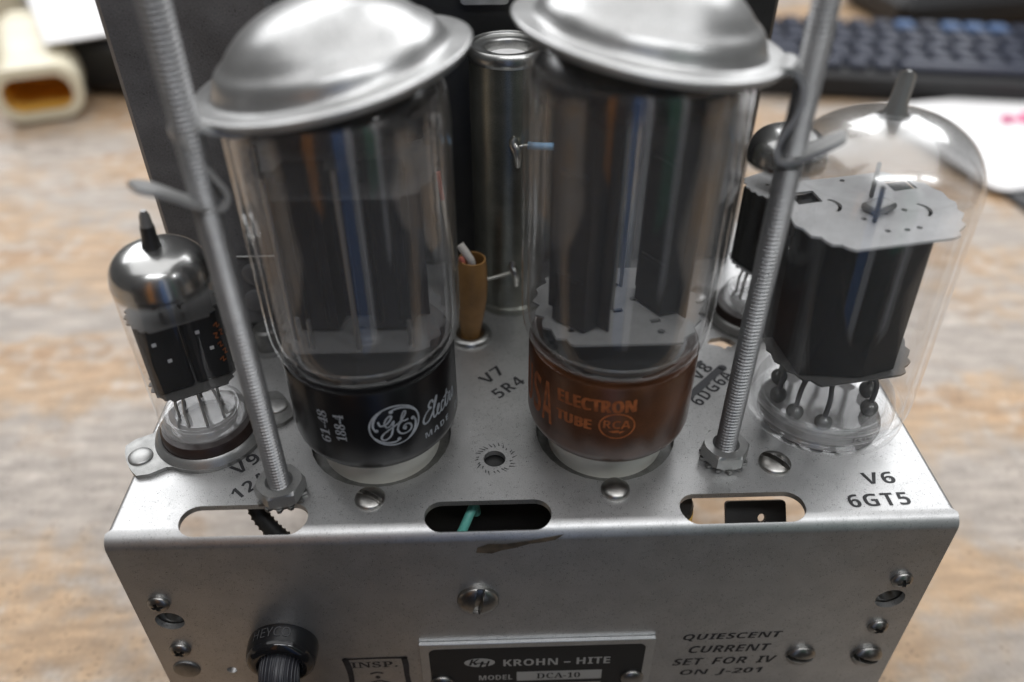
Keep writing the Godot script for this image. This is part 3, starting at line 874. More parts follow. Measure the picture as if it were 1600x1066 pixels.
func make_small_tube(called: String, label: String, at: Vector3, h: float, r: float, marked: bool) -> void:
	var t = thing(called, label, "vacuum tube", at, "vacuum tubes standing on the chassis")
	var y0 = 4.6
	var pr = smooth_profile([Vector2(r * 0.70, y0), Vector2(r * 0.93, y0 + 0.6), Vector2(r, y0 + 2.2), Vector2(r, y0 + 8), Vector2(r, h - 9), Vector2(r, h - 6.2), Vector2(r * 0.93, h - 3.4), Vector2(r * 0.74, h - 1.4), Vector2(r * 0.45, h - 0.35), Vector2(1.3, h), Vector2(1.0, h + 0.6)], 5)
	var mb = MB.new()
	lathe(mb, pr, 72)
	var glass = build(mb, "glass_envelope", M.glass, t)
	mb = MB.new()
	lathe(mb, smooth_profile([Vector2(r * 0.93, y0 + 1.0), Vector2(r * 0.92, y0 + 2.6), Vector2(r * 0.80, y0 + 3.2), Vector2(r * 0.6, y0 + 2.7), Vector2(0, y0 + 2.6)], 4), 56)
	build(mb, "glass_button", M.thick, t)
	mb = MB.new()
	tube(mb, [Vector3(0, h - 0.2, 0), Vector3(0.1, h + 2.0, 0), Vector3(0.25, h + 4.2, 0)], [1.7, 1.35, 1.25], 16)
	build(mb, "exhaust_tip", M.tip, t)
	mb = MB.new()
	tube(mb, [Vector3(0.25, h + 4.1, 0), Vector3(0.4, h + 6.2, 0), Vector3(0.45, h + 7.2, 0)], [1.15, 0.95, 0.5], 14)
	build(mb, "tip_end", M.tip_clear, t)
	mb = MB.new()                            # silver film in the dome
	var q = r - 0.12
	var sv = Color(0.42, 0.42, 0.41, 1)
	lathe(mb, smooth_profile([Vector2(q, h - 8.6), Vector2(q, h - 7.4), Vector2(q, h - 6.2), Vector2(q * 0.93, h - 3.5), Vector2(q * 0.74, h - 1.5), Vector2(q * 0.45, h - 0.48), Vector2(1.3, h - 0.12)], 4), 72, Transform3D.IDENTITY, range(25).map(func(k): return Color(sv, smoothstep(0.0, 5.0, k)) if k > 0 else Color(0.2, 0.15, 0.1, 0.0)))
	build(mb, "getter_film", M.getter, t)
	var turn = 0.5
	for y in [y0 + 12.5, h - 13.5]:
		mb = MB.new()
		sheet(mb, jagged(r - 0.5, r * 0.72, 0.8, int(y * 7)), [circle(Vector2(2, 0), 0.5, 8), circle(Vector2(-3, 1), 0.5, 8)], 0.3, plane_fn(Transform3D(Basis(Vector3.UP, turn) * Basis(Vector3.RIGHT, -PI / 2), Vector3(0, y, 0))))
		build(mb, "mica_spacer", M.mica if not marked else M.mica_dark, t)
	for s in [-1.0, 1.0]:
		mb = MB.new()
		var xf = Transform3D(Basis(Vector3.UP, turn), Vector3.ZERO)
		box(mb, Vector3(s * r * 0.44, (y0 + h - 1) / 2.0, 0), Vector3(r * 0.84, h - y0 - 26.6, r * 0.95), 0.5, xf)
		var p = build(mb, "anode_plate", M.plate_black, t)
		if marked:
			mb = MB.new()
			for w in [[-1.2, 3.5], [0.6, -1.0]]: box(mb, Vector3(s * r * 0.44 + w[0], (y0 + h) / 2 + w[1], r * 0.478), Vector3(0.8, 0.8, 0.06), 0.01, xf)
			build(mb, "anode_window", M.mica, p)
	for k in 7:
		var a = TAU * k / 8 + 0.4
		mb = MB.new()
		var e = Vector3(cos(a), 0, sin(a)) * r * 0.55
		tube(mb, [e + Vector3(0, y0 + 2, 0), e + Vector3(0, y0 + 6, 0), e * 0.7 + Vector3(0, y0 + 12.4, 0)], 0.33, 8)
		build(mb, "lead_wire", M.wire, t)
	mb = MB.new()
	tube(mb, curve3([Vector3(-2, h - 13, 1), Vector3(-2, h - 9.8, 2), Vector3(0, h - 9.2, 3), Vector3(2, h - 9.8, 2), Vector3(2, h - 13, 1)]), 0.35, 8)
	build(mb, "getter_loop", M.wire, t)
	if marked:                                # worn orange print on the glass, beyond reading
		var tr = []
		for p in [[67.0, 29.5, 0.0], [72.0, 31.4, 0.6], [70.0, 27.0, 0.3], [77.0, 29.2, 0.0], [68.0, 23.6, 0.5], [75.0, 24.8, 0.2]]:
			var c = Vector2(deg_to_rad(p[0]) * r, p[1])
			tr.append_array(stroke([c + Vector2(-0.4, 0.7).rotated(p[2]), c + Vector2(0.4, 0.3).rotated(p[2]), c + Vector2(-0.2, -0.3).rotated(p[2]), c + Vector2(0.4, -0.8).rotated(p[2])], 0.32))
		print_on(tr, on_cylinder(r), M.orange_ink, glass)

func make_wide_tube() -> void:
	var t = thing("vacuum_tube", "wide clear glass tube with a black anode and grey top spacer, right front corner", "vacuum tube", Vector3(64.6, 0, -31.5), "vacuum tubes standing on the chassis")
	t.rotation.z = deg_to_rad(2.4)
	var r = 17.6
	var pr = [] + smooth_profile([Vector2(12.6, 1.2), Vector2(15.6, 1.6), Vector2(16.8, 2.8), Vector2(16.7, 4.4), Vector2(16.2, 5.2), Vector2(16.9, 6.2), Vector2(17.4, 8.2), Vector2(r, 12), Vector2(r, 40), Vector2(r, 55), Vector2(17.0, 59.5), Vector2(14.6, 63.8), Vector2(10.4, 67.0), Vector2(5.2, 68.7), Vector2(2.2, 69.4), Vector2(1.7, 70.6)], 5)
	var mb = MB.new()
	lathe(mb, pr, 96)
	var env = build(mb, "glass_envelope", M.glass, t)
	mb = MB.new()
	lathe(mb, smooth_profile([Vector2(15.4, 6.6), Vector2(16.3, 9.0), Vector2(16.4, 14), Vector2(16.4, 55), Vector2(15.8, 59.2)], 4), 96)
	build(mb, "inner_wall", M.glass, env)
	mb = MB.new()
	lathe(mb, smooth_profile([Vector2(14.8, 2.2), Vector2(15.0, 4.6), Vector2(14.2, 7.6), Vector2(13.0, 6.6), Vector2(11.4, 4.3), Vector2(0, 3.9)], 5), 72)
	build(mb, "glass_button", M.thick, t)
	mb = MB.new()
	tube(mb, curve3([Vector3(0, 69.0, 0), Vector3(0.1, 71.0, 0), Vector3(0.3, 73.2, 0), Vector3(0.5, 75.4, 0), Vector3(0.6, 76.6, 0)], 4), range(17).map(func(k): return [2.9, 2.1, 1.9, 1.75, 1.65, 1.6, 1.55, 1.5, 1.5, 1.45, 1.45, 1.4, 1.4, 1.35, 1.25, 1.0, 0.4][k]), 20)
	build(mb, "exhaust_tip", M.tip_clear, t)
	mb = MB.new()                             # thin smoky film in the dome
	var q = 0.992
	var cols = []
	var fp = smooth_profile([Vector2(r * q, 56.5), Vector2(17.0 * q, 59.4), Vector2(14.6 * q, 63.6), Vector2(10.4 * q, 66.8), Vector2(5.2 * q, 68.4), Vector2(2.2 * q, 69.1)], 5)
	for k in fp.size(): cols.append(Color(0.36, 0.36, 0.35, 0.62 * smoothstep(0.0, 14.0, k)))
	lathe(mb, fp, 96, Transform3D.IDENTITY, cols)
	build(mb, "getter_film", M.getter, t)
	# spacers: the upper one carries punched windows and two sickle-shaped slits
	var holes = []
	for p in [[-9.6, 6.4, 4.8, 4.6], [9.8, 7.2, 4.8, 4.6]]: holes.append(PackedVector2Array([Vector2(p[0] - p[2] / 2, p[1] - p[3] / 2), Vector2(p[0] + p[2] / 2, p[1] - p[3] / 2 + 0.2), Vector2(p[0] + p[2] / 2, p[1] + p[3] / 2), Vector2(p[0] - p[2] / 2, p[1] + p[3] / 2)]))
	for sgn in [-1.0, 1.0]:
		var s = PackedVector2Array()
		for k in 9:
			var a = -1.1 + 2.0 * k / 8
			s.append(Vector2(sgn * -7.4, 2.6 * sgn) + Vector2(cos(a), sin(a)) * 2.9)
		for k in 9:
			var a = 0.9 - 2.0 * k / 8
			s.append(Vector2(sgn * -7.4 - 0.5, 2.6 * sgn) + Vector2(cos(a), sin(a)) * 2.6)
		holes.append(s)
	for p in [[1.6, -2.4], [-3.0, -3.4], [5.5, -2.0], [-12.5, 10.2], [0, 11.2], [-1, -8.2], [2.4, -8.6], [4.8, -8.4]]: holes.append(circle(Vector2(p[0], p[1]), 0.55, 10))
	mb = MB.new()
	sheet(mb, jagged(16.0, 12.8, 1.0, 15), holes, 0.5, plane_fn(Transform3D(Basis(Vector3.UP, 0.12) * Basis(Vector3.RIGHT, -PI / 2), Vector3(0, 51.0, 0))))
	build(mb, "mica_spacer", M.mica, t)
	mb = MB.new()
	sheet(mb, jagged(14.6, 11.8, 0.9, 16), [holes[2], holes[3]], 0.5, plane_fn(Transform3D(Basis(Vector3.UP, 0.12) * Basis(Vector3.RIGHT, -PI / 2), Vector3(0, 19.0, 0))))
	build(mb, "mica_spacer", M.mica_dark, t)
	mb = MB.new()
	var an = PackedVector2Array()
	for p in [[-15.0, 2.5], [-12.4, 2.9], [-10.8, -9.6], [1.0, -11.4], [8.2, -9.4], [10.4, 2.0], [14.6, 2.4], [14.6, 3.4], [9.8, 3.4], [6.6, 10.5], [-7.6, 10.5], [-12.0, 3.7], [-15.0, 3.5]]: an.append(Vector2(p[0], p[1]))
	sheet(mb, an, [], 30.6, plane_fn(Transform3D(Basis(Vector3.RIGHT, -PI / 2), Vector3(0, 50.0, 0))))
	build(mb, "anode_plate", M.plate_black, t)
	for s in [-9.6, 9.8]:  # black blocks added so the spacer windows above look dark
		mb = MB.new()
		box(mb, Vector3(s, 47.0, -6.8 if s < 0 else -7.4), Vector3(6.4, 5.6, 6.2), 0.3, Transform3D(Basis(Vector3.UP, 0.12), Vector3.ZERO))
		build(mb, "dark_window_backing", M.plate_black, t)
	for s in [[0.6, 1.0, 59.5], [-0.9, -8.2, 59.0]]:
		mb = MB.new()
		box(mb, Vector3(s[0] + (1.0 if s[1] > 0 else -0.4), 54.6, -s[1] - 3.0), Vector3(0.7, 7.2, 0.9), 0.2)
		build(mb, "getter_post", M.dark_wire, t)
	mb = MB.new()
	box(mb, Vector3(0.6, 51.8, 1.2), Vector3(5.4, 1.4, 4.0), 0.4, Transform3D(Basis(Vector3.UP, 0.5), Vector3.ZERO))
	build(mb, "getter_tray", M.dull, t)
	for k in 9:
		var a = TAU * (k + 0.5) / 10 + PI / 2
		var e = Vector3(cos(a), 0, sin(a)) * 9.8
		mb = MB.new()
		lathe(mb, smooth_profile([Vector2(1.1, 3.8), Vector2(1.75, 5.0), Vector2(1.7, 6.4), Vector2(0.5, 7.4)], 4), 16, Transform3D(Basis.IDENTITY, e))
		var bd = build(mb, "pin_bead", M.bead, t)
		mb = MB.new()
		var up = e * 0.92 + Vector3(1.6 * sin(k * 2.1), 19, 0)
		tube(mb, curve3([e + Vector3(0, 6.4, 0), e + Vector3(0.2, 11.5, 0.1), e.lerp(up, 0.5) + Vector3(0, 5.2, 0), up], 4), 0.55, 8)
		build(mb, "lead_wire", M.dark_wire, bd)

# ------------------------------------------------------------------ rods, caps
func make_rod(label: String, at: Vector3, turn: float) -> void:
	var t = thing("threaded_rod", label, "threaded rod", at, "threaded rods that carry the tube caps")
	var mb = MB.new()
	var pitch = 0.80
	var y0 = -2.2; var y1 = 108.0
	var rows = int((y1 - y0) / pitch * 6)
	var seg = 20
	var R = func(i: int, k: int) -> Vector3:
		var y = y0 + (y1 - y0) * i / rows
		var a = TAU * k / seg
		var ph = fposmod(y / pitch - float(k) / seg, 1.0)
		var r = 1.78 + 0.42 * (1.0 - absf(ph * 2.0 - 1.0) * 1.0)
		return Vector3(sin(a) * r, y, cos(a) * r)
	for i in rows:
		for k in seg:
			var a: Vector3 = R.call(i, k); var b: Vector3 = R.call(i, k + 1); var c: Vector3 = R.call(i + 1, k + 1); var d: Vector3 = R.call(i + 1, k)
			var o = Vector3(a.x, 0, a.z)
			mb.quad(a, b, c, d, o)
	build(mb, "rod", M.rod, t)
	# hexagon nut with chamfered corners
	mb = MB.new()
	var af = 4.35
	var xf = Transform3D(Basis(Vector3.UP, turn), Vector3.ZERO)
	var N = 72
	var ring = func(k: int, y: float, lim: float, inset: float) -> Vector3:
		var a = TAU * k / N
		var m = fposmod(a + PI / 6, PI / 3) - PI / 6
		var r = minf(af / cos(m), lim) - inset
		return xf * Vector3(sin(a) * r, y, cos(a) * r)
	for k in N:
		var hx0 = 1.0; var hx1 = 4.3
		var lv = [[hx0, 4.55, 0.0], [hx0 + 0.3, 9.0, 0.0], [hx1 - 0.55, 9.0, 0.0], [hx1, 4.45, 0.05]]
		for i in 3:
			mb.quad(ring.call(k, lv[i][0], lv[i][1], lv[i][2]), ring.call(k + 1, lv[i][0], lv[i][1], lv[i][2]), ring.call(k + 1, lv[i + 1][0], lv[i + 1][1], lv[i + 1][2]), ring.call(k, lv[i + 1][0], lv[i + 1][1], lv[i + 1][2]), ring.call(k, 0.0, 9.0, 0.0) + Vector3(0, 0.5 * (i - 1), 0))
		var a = ring.call(k, hx1, 4.45, 0.05) as Vector3
		var b = ring.call(k + 1, hx1, 4.45, 0.05) as Vector3
		var ia = Vector3(a.x, 0, a.z).normalized() * 2.75 + Vector3(0, hx1, 0)
		var ib = Vector3(b.x, 0, b.z).normalized() * 2.75 + Vector3(0, hx1, 0)
		mb.quad(a, b, ib, ia, Vector3.UP)
		mb.quad(ia, ib, ib * Vector3(0.78, 1, 0.78) - Vector3(0, 0.6, 0), ia * Vector3(0.78, 1, 0.78) - Vector3(0, 0.6, 0), Vector3.UP)
	build(mb, "hex_nut", M.nut, t)
	# star washer
	var st = PackedVector2Array()
	for k in 48:
		var a = TAU * k / 48
		st.append(Vector2(cos(a), sin(a)) * (5.0 if k % 4 < 2 else 4.1))
	mb = MB.new()
	sheet(mb, st, [circle(Vector2.ZERO, 2.3, 20)], 0.7, plane_fn(Transform3D(Basis(Vector3.RIGHT, -PI / 2), Vector3(0, 0.85, 0))))
	build(mb, "lock_washer", M.dull, t)

func make_cap(label: String, at: Vector3, tilt: Basis, path: Array, toward: Vector2) -> void:
	var t = thing("tube_cap", label, "tube cap", at, "dished caps pressing on the big tubes")
	var mb = MB.new()
	var up = smooth_profile([Vector2(21.3, -0.4), Vector2(21.6, 0.0), Vector2(21.2, 0.4), Vector2(19.6, 0.5), Vector2(18.4, 0.7), Vector2(17.8, 1.5), Vector2(17.3, 2.6), Vector2(16.7, 3.5), Vector2(15.9, 4.1), Vector2(15.1, 4.7), Vector2(13.4, 6.3), Vector2(11.0, 8.0), Vector2(7.5, 9.6), Vector2(3.5, 10.5), Vector2(0, 10.7)], 6)
	var dn = []
	for p in up: dn.append(Vector2(maxf(p.x - 0.6 * (p.x / 21.0), 0.0), p.y - 0.75))
	var xf = Transform3D(tilt, Vector3.ZERO)
	lathe(mb, up, 112, xf, null, 60.0)
	dn.reverse()
	lathe(mb, dn, 96, xf, null, 60.0)
	lathe(mb, [dn[-1], up[0]], 96, xf)
	build(mb, "dish", M.cap, t)
	# spring arm: one strip of sheet bent into hooks, standing in the upright plane through the cap's middle and the rod
	var s3 = Vector3(toward.x, 0, toward.y).normalized()
	var w3 = s3.cross(Vector3.UP)
	var c = []
	for i in path.size() - 1:
		var p0: Vector2 = path[maxi(i - 1, 0)]
		var p3: Vector2 = path[mini(i + 2, path.size() - 1)]
		for k in 5: c.append(path[i].cubic_interpolate(path[i + 1], p0, p3, k / 5.0))
	c.append(path[-1])
	mb = MB.new()
	var m = c.size()
	var P = func(q: Vector2, w: float) -> Vector3: return s3 * q.x + Vector3.UP * (q.y - at.y) + w3 * w
	for i in m - 1:
		var d0: Vector2 = (c[mini(i + 1, m - 1)] - c[maxi(i - 1, 0)]).normalized().orthogonal()
		var d1: Vector2 = (c[mini(i + 2, m - 1)] - c[i]).normalized().orthogonal()
		var f0 = 1.0 - 0.7 * pow(maxf(0.0, (i - (m - 6.0)) / 6.0), 3.0)
		var f1 = 1.0 - 0.7 * pow(maxf(0.0, (i + 1 - (m - 6.0)) / 6.0), 3.0)
		var w0 = lerpf(4.6, 2.5, smoothstep(0, 0.25, float(i) / m)) * f0
		var w1 = lerpf(4.6, 2.5, smoothstep(0, 0.25, float(i + 1) / m)) * f1
		var h = 0.42
		for s in [-1.0, 1.0]:
			var n0: Vector3 = P.call(c[i] + d0 * s, 0.0) - P.call(c[i], 0.0)
			var n1: Vector3 = P.call(c[i + 1] + d1 * s, 0.0) - P.call(c[i + 1], 0.0)
			var A: Vector3 = P.call(c[i] + d0 * h * s, -w0); var B: Vector3 = P.call(c[i] + d0 * h * s, w0); var C: Vector3 = P.call(c[i + 1] + d1 * h * s, w1); var D: Vector3 = P.call(c[i + 1] + d1 * h * s, -w1)
			mb.tri(A, B, C, n0, n0, n1); mb.tri(A, C, D, n0, n1, n1)
			mb.quad(P.call(c[i] + d0 * h, s * w0), P.call(c[i + 1] + d1 * h, s * w1), P.call(c[i + 1] - d1 * h, s * w1), P.call(c[i] - d0 * h, s * w0), w3 * s)
		if i == m - 2: mb.quad(P.call(c[m - 1] + d1 * h, -w1), P.call(c[m - 1] + d1 * h, w1), P.call(c[m - 1] - d1 * h, w1), P.call(c[m - 1] - d1 * h, -w1), P.call(c[m - 1], 0.0) - P.call(c[m - 2], 0.0))
	build(mb, "spring_arm", M.arm, t)

# ------------------------------------------------------------------ rear of the deck
func make_can(label: String, at: Vector3) -> void:
	var t = thing("can_capacitor", label, "capacitor", at, "metal can capacitors at the back of the deck")
	var mb = MB.new()
	lathe(mb, smooth_profile([Vector2(9.3, 0.0), Vector2(9.3, 1.6)], 1) + smooth_profile([Vector2(8.75, 2.2), Vector2(8.7, 30), Vector2(8.7, 64.0)], 3), 64)
	build(mb, "can", M.can, t)
	mb = MB.new()
	lathe(mb, smooth_profile([Vector2(8.7, 63.6), Vector2(9.15, 64.4), Vector2(9.2, 65.6), Vector2(8.6, 66.6), Vector2(7.9, 66.7), Vector2(7.5, 66.1), Vector2(5.4, 66.0), Vector2(4.8, 65.2), Vector2(4.6, 63.6)], 4), 64)
	build(mb, "crimped_rim", M.can_rim, t)
	mb = MB.new()
	lathe(mb, [Vector2(4.7, 63.8), Vector2(0, 63.7)], 32)
	build(mb, "top_seal", M.paper, t)
	for q in [[46.0, 0.14, 1.0], [13.5, 0.10, 0.8]]:   # solder lugs
		mb = MB.new()
		var o = Vector3(sin(q[1]), 0, cos(q[1]))
		tube(mb, curve3([o * 8.6 + Vector3(0, q[0] + 2.6, 0), o * 9.2 + Vector3(-0.5, q[0] + 1.4, 0), o * 9.9 + Vector3(0.2, q[0], 0), o * 9.6 + Vector3(0.5, q[0] - 2.0, 0), o * 9.0 + Vector3(0.6, q[0] - 4.2, 0)], 4), range(17).map(func(k): return q[2] * (0.5 + 0.7 * sin(PI * (k + 1) / 18.0))), 12)
		build(mb, "solder_lug", M.solder, t)

func make_rear() -> void:
	make_can("tall dark metal can with a pale crimped rim between the two big tubes", Vector3(-3.1, 0, -78.5))
	make_can("dark metal can standing behind the brown-based tube", Vector3(20.0, 0, -79.5))
	var mb = MB.new()
	var t: Node3D
	var w = thing("blue_wire", "short pale blue insulated wire soldered to the dark metal can", "wire", Vector3(-1.5, 46.2, -68.8))
	mb = MB.new()
	tube(mb, [Vector3(0.2, 0.6, 0), Vector3(1.6, 1.1, 0.1), Vector3(3.0, 0.9, 0)], 0.35, 8)
	build(mb, "bare_end", M.solder, w)
	mb = MB.new()
	tube(mb, curve3([Vector3(2.4, 1.0, 0), Vector3(6, 0.7, 0), Vector3(13, 0.2, -1), Vector3(20, -1.0, -5)], 4), 0.85, 12)
	build(mb, "insulation", M.blue_wire, w)
	w = thing("bare_wire", "bare tinned wire from the brown sleeve to the lower lug of the can", "wire", Vector3(-10, 13.5, -66.5))
	mb = MB.new()
	tube(mb, curve3([Vector3(-1.5, 0.3, 1.5), Vector3(2, 0.5, 0.6), Vector3(5, 0.4, -1.0), Vector3(7.4, 0.2, -2.4)], 4), 0.4, 8)
	build(mb, "strand", M.solder, w)
	# brown sleeve with wires
	t = thing("sleeved_wires", "brown varnished sleeve with white and pink wires rising from the deck", "wires", Vector3(-13.3, 0, -61.5))
	mb = MB.new()
	lathe(mb, smooth_profile([Vector2(2.2, -3), Vector2(2.4, 1), Vector2(3.4, 8), Vector2(3.8, 14), Vector2(3.6, 19), Vector2(3.2, 22.6)], 4) + [Vector2(2.8, 22.6)] + smooth_profile([Vector2(2.8, 22.4), Vector2(3.2, 16), Vector2(2.8, 8)], 3), 28, Transform3D(Basis(Vector3.BACK, -0.05), Vector3.ZERO))
	build(mb, "sleeve", M.sleeve, t)
	mb = MB.new()
	lathe(mb, smooth_profile([Vector2(2.4, 0.1), Vector2(3.6, 1.3), Vector2(5.0, 1.0), Vector2(5.4, 0.05)], 4), 32)
	build(mb, "eyelet", M.can_rim, t)
	for q in [["white_wire", M.white_wire, 1.0, [Vector3(1, 12, 0.4), Vector3(1, 21, 0.6), Vector3(0.2, 23.5, 0.4), Vector3(-1.6, 26, -0.6)]], ["pink_wire", M.pink_wire, 0.6, [Vector3(-0.6, 12, 1), Vector3(-0.8, 21.5, 1.4), Vector3(-1.6, 23.6, 1.0)]]]:
		mb = MB.new()
		tube(mb, curve3(q[3], 5), q[2], 12)
		build(mb, q[0], q[1], t)
	t = thing("tan_wires", "pair of thin tan wires with a red tip seen through the black-based tube", "wires", Vector3(-17.0, 0, -66.0))
	for q in [[M.tan_wire, [Vector3(0.8, 0, 0), Vector3(1.0, 10, 0.6), Vector3(0.4, 18, 0), Vector3(-0.8, 28, -1), Vector3(-1.6, 35, -2)]], [M.tan_wire, [Vector3(2.2, 0, 0.5), Vector3(1.6, 9, 0.9), Vector3(0.6, 17, 0.6)]]]:
		mb = MB.new()
		tube(mb, curve3(q[1], 5), 0.5, 10)
		build(mb, "wire", q[0], t)
	mb = MB.new()
	tube(mb, curve3([Vector3(-1.55, 34.5, -1.9), Vector3(-2.0, 38, -2.6), Vector3(-2.3, 41, -3.2)], 4), 0.55, 10)
	build(mb, "red_tip", M.pink_wire, t)
	# grey transformer can, back left
	t = thing("transformer", "tall grey painted transformer box behind the small left tube", "transformer", Vector3(-65.0, 0, -88.0))
	mb = MB.new()
	box(mb, Vector3(0, 58.5, 0), Vector3(33.0, 109.0, 52.0), 1.2)
	build(mb, "housing", M.grey_paint, t)
	mb = MB.new()
	box(mb, Vector3(0, 2.5, 0), Vector3(30.0, 5.0, 48.0), 0.5)
	build(mb, "foot", M.dark_paint, t)
	for q in [[4.0, 11.5], [5.0, 19.0]]:
		rivet("bolt_head", Vector3(q[0] - 3, q[1], 26.0), Vector3.BACK, 3.2, 1.0, M.grey_paint, t)
	mb = MB.new()
	box(mb, Vector3(3, 24.0, 26.2), Vector3(9, 0.7, 0.7), 0.2)
	build(mb, "seam", M.dull, t)
	mb = MB.new()
	lathe(mb, [Vector2(3.0, 0), Vector2(3.0, 6.0), Vector2(2.4, 6.6), Vector2(0, 6.6)], 28)
	var nut = build(mb, "mounting_stud", M.dull, t, Vector3(2.5, 0, 30.0))
	mb = MB.new()
	lathe(mb, [Vector2(4.2, 0), Vector2(4.2, 0.8), Vector2(2.9, 0.8)], 28)
	build(mb, "washer", M.nut, nut)
	# dark enclosure behind
	t = thing("rear_enclosure", "black enclosure at the back of the deck with a drilled pale tab", "enclosure", Vector3(-14.0, 0, -102.0))
	mb = MB.new()
	box(mb, Vector3(20.5, 60.0, 0), Vector3(107.0, 120.0, 16.0), 1.0)
	build(mb, "housing", M.dark_paint, t)
	mb = MB.new()
	sheet(mb, stadium(Vector2(6.0, 74.0), 11.0, 7.0, 1.0, 4), [circle(Vector2(6.8, 74.0), 1.3, 16)], 1.0, plane_fn(Transform3D(Basis.IDENTITY, Vector3(0, 0, 9.2))))
	build(mb, "drilled_tab", M.tag, t)

func make_underside() -> void:
	var t = thing("dark_slot_block", "black block placed below the deck to darken the middle slot", "dark_block", Vector3(-6.0, -34.0, -40.0))  # placed so that the middle slot looks dark inside
	var mb = MB.new()
	box(mb, Vector3(0, 0, 0), Vector3(52, 64.0, 52), 1.0)
	build(mb, "slot_block_body", M.dark_paint, t)
	t = thing("green_wire", "turquoise insulated wire inside the middle slot", "wire", Vector3(-15, -12, -9))
	mb = MB.new()
	tube(mb, curve3([Vector3(-5, -12, 3), Vector3(-2, -3, 1.5), Vector3(0.5, 2.5, 0.0), Vector3(2.5, 5, -3.2), Vector3(3, 2, -4.2)], 5), 1.0, 12)
	build(mb, "insulation", M.green_wire, t)
	t = thing("black_loom", "black ribbed wire loom curving below the left slot", "wire loom", Vector3(-58, -10, -10))
	mb = MB.new()
	var path = curve3([Vector3(-1, 5, -6), Vector3(1, 1, -3), Vector3(5, -4, -1), Vector3(10, -7, 0), Vector3(18, -8, -1), Vector3(30, -14, -4)], 16)
	var rr = []
	for k in path.size(): rr.append(1.7 + (0.3 if k % 3 == 0 else 0.0))
	tube(mb, path, rr, 14)
	build(mb, "loom", M.dark_paint, t)
	t = thing("terminal_strip", "dark terminal strip with a punched hole below the right slot", "terminal strip", Vector3(48, -14, -12))
	mb = MB.new()
	sheet(mb, stadium(Vector2(0, 0), 13.0, 9.0, 0.8, 4), [circle(Vector2(1.2, 0.8), 0.9, 12)], 1.2, plane_fn(Transform3D(Basis(Vector3.RIGHT, -0.7), Vector3.ZERO)))
	build(mb, "strip", M.dark_paint, t)
	t = thing("dark_capacitor", "dark cylindrical component below the left end of the right slot", "capacitor", Vector3(28, -14, -12))
	mb = MB.new()
	lathe(mb, [Vector2(0, -12), Vector2(5, -12), Vector2(5.4, -11), Vector2(5.4, 7), Vector2(5, 8), Vector2(0, 8)], 28)
	build(mb, "body", M.dark_paint, t)
	mb = MB.new()
	lathe(mb, [Vector2(5.45, 2), Vector2(5.6, 3), Vector2(5.6, 5), Vector2(5.45, 6)], 28)
	build(mb, "orange_band", M.amber, t)

func make_cord() -> void:
	var t = thing("power_cord", "black braided power cord in a glossy black strain relief on the front", "power cord", Vector3(-54.2, -35.5, 0))
	var xf = Transform3D(Basis(Vector3.RIGHT, PI / 2), Vector3.ZERO)
	var mb = MB.new()
	lathe(mb, smooth_profile([Vector2(7.3, 0.05), Vector2(7.5, 1.0), Vector2(7.4, 3.4), Vector2(7.0, 4.9), Vector2(5.9, 5.7), Vector2(4.8, 5.7), Vector2(4.3, 5.0), Vector2(4.2, 3.0)], 4), 72, xf)
	var sr = build(mb, "strain_relief", M.black_plastic, t)
	mb = MB.new()
	lathe(mb, [Vector2(4.4, 3.2), Vector2(0, 3.2)], 40, xf)
	build(mb, "relief_core", M.hole, sr)
	# raised lettering round the collar's upper side
	var ring = func(p: Vector2, d: float):
		var a = p.x / 7.5
		var o = Vector3(sin(a), cos(a), 0)
		return [o * 7.56 + Vector3(0, 0, 2.0 - p.y), o]
	print_on(moved(letters("HEYCO", 2.1, false, 8.4), Vector2(-1.3, 0.0), 0.0), ring, M.embossed, sr)
	mb = MB.new()
	var path = curve3([Vector3(0, 0.2, 2.5), Vector3(0, -0.6, 6.6), Vector3(0.4, -4.4, 10.2), Vector3(0.9, -11, 12.4), Vector3(1.3, -22, 14.0), Vector3(1.5, -40, 15.6), Vector3(1.0, -45.0, 18), Vector3(2, -45.6, 40), Vector3(8, -45.6, 120)], 8)
	tube(mb, path, 4.0, 24)
	var jacket = build(mb, "cord_jacket", M.cord, t)
	mb = MB.new()                             # fine strands of the woven jacket
	for k in 26:
		var a = TAU * k / 26
		var st = []
		var u = Vector3.RIGHT
		for i in path.size():
			var tg: Vector3 = (path[mini(i + 1, path.size() - 1)] - path[maxi(i - 1, 0)]).normalized()
			u = (u - tg * u.dot(tg)).normalized()
			st.append(path[i] + (u * cos(a + i * 0.02) + tg.cross(u) * sin(a + i * 0.02)) * 4.0)
		tube(mb, st, 0.26, 5, false)
	build(mb, "woven_strands", M.cord, jacket).set_meta("kind", "stuff")

# ------------------------------------------------------------------ table and what lies on it
const TY := -85.0
func make_table() -> void:
	var mb = MB.new()
	var x0 = -900.0; var x1 = 900.0; var z0 = -1100.0; var z1 = 500.0
	box(mb, Vector3((x0 + x1) / 2, TY - 15.0, (z0 + z1) / 2), Vector3(x1 - x0, 30.0, z1 - z0), 1.0)
	for p in mb.v: mb.uv.append(Vector2(p.x, p.z) / 620.0 + Vector2(0.37, 0.21))
	M.wood = mat(Color(1, 1, 1), 0.42)
	M.wood.albedo_texture = wood_texture()
	M.wood.metallic_specular = 0.4
	var o = build(mb, "tabletop", M.wood, self)
	o.set_meta("kind", "structure")
	o.set_meta("label", "worn wooden bench top with tan and grey patches")

func turned(at: Vector3, deg: float) -> Transform3D: return Transform3D(Basis(Vector3.UP, deg_to_rad(deg)), at)

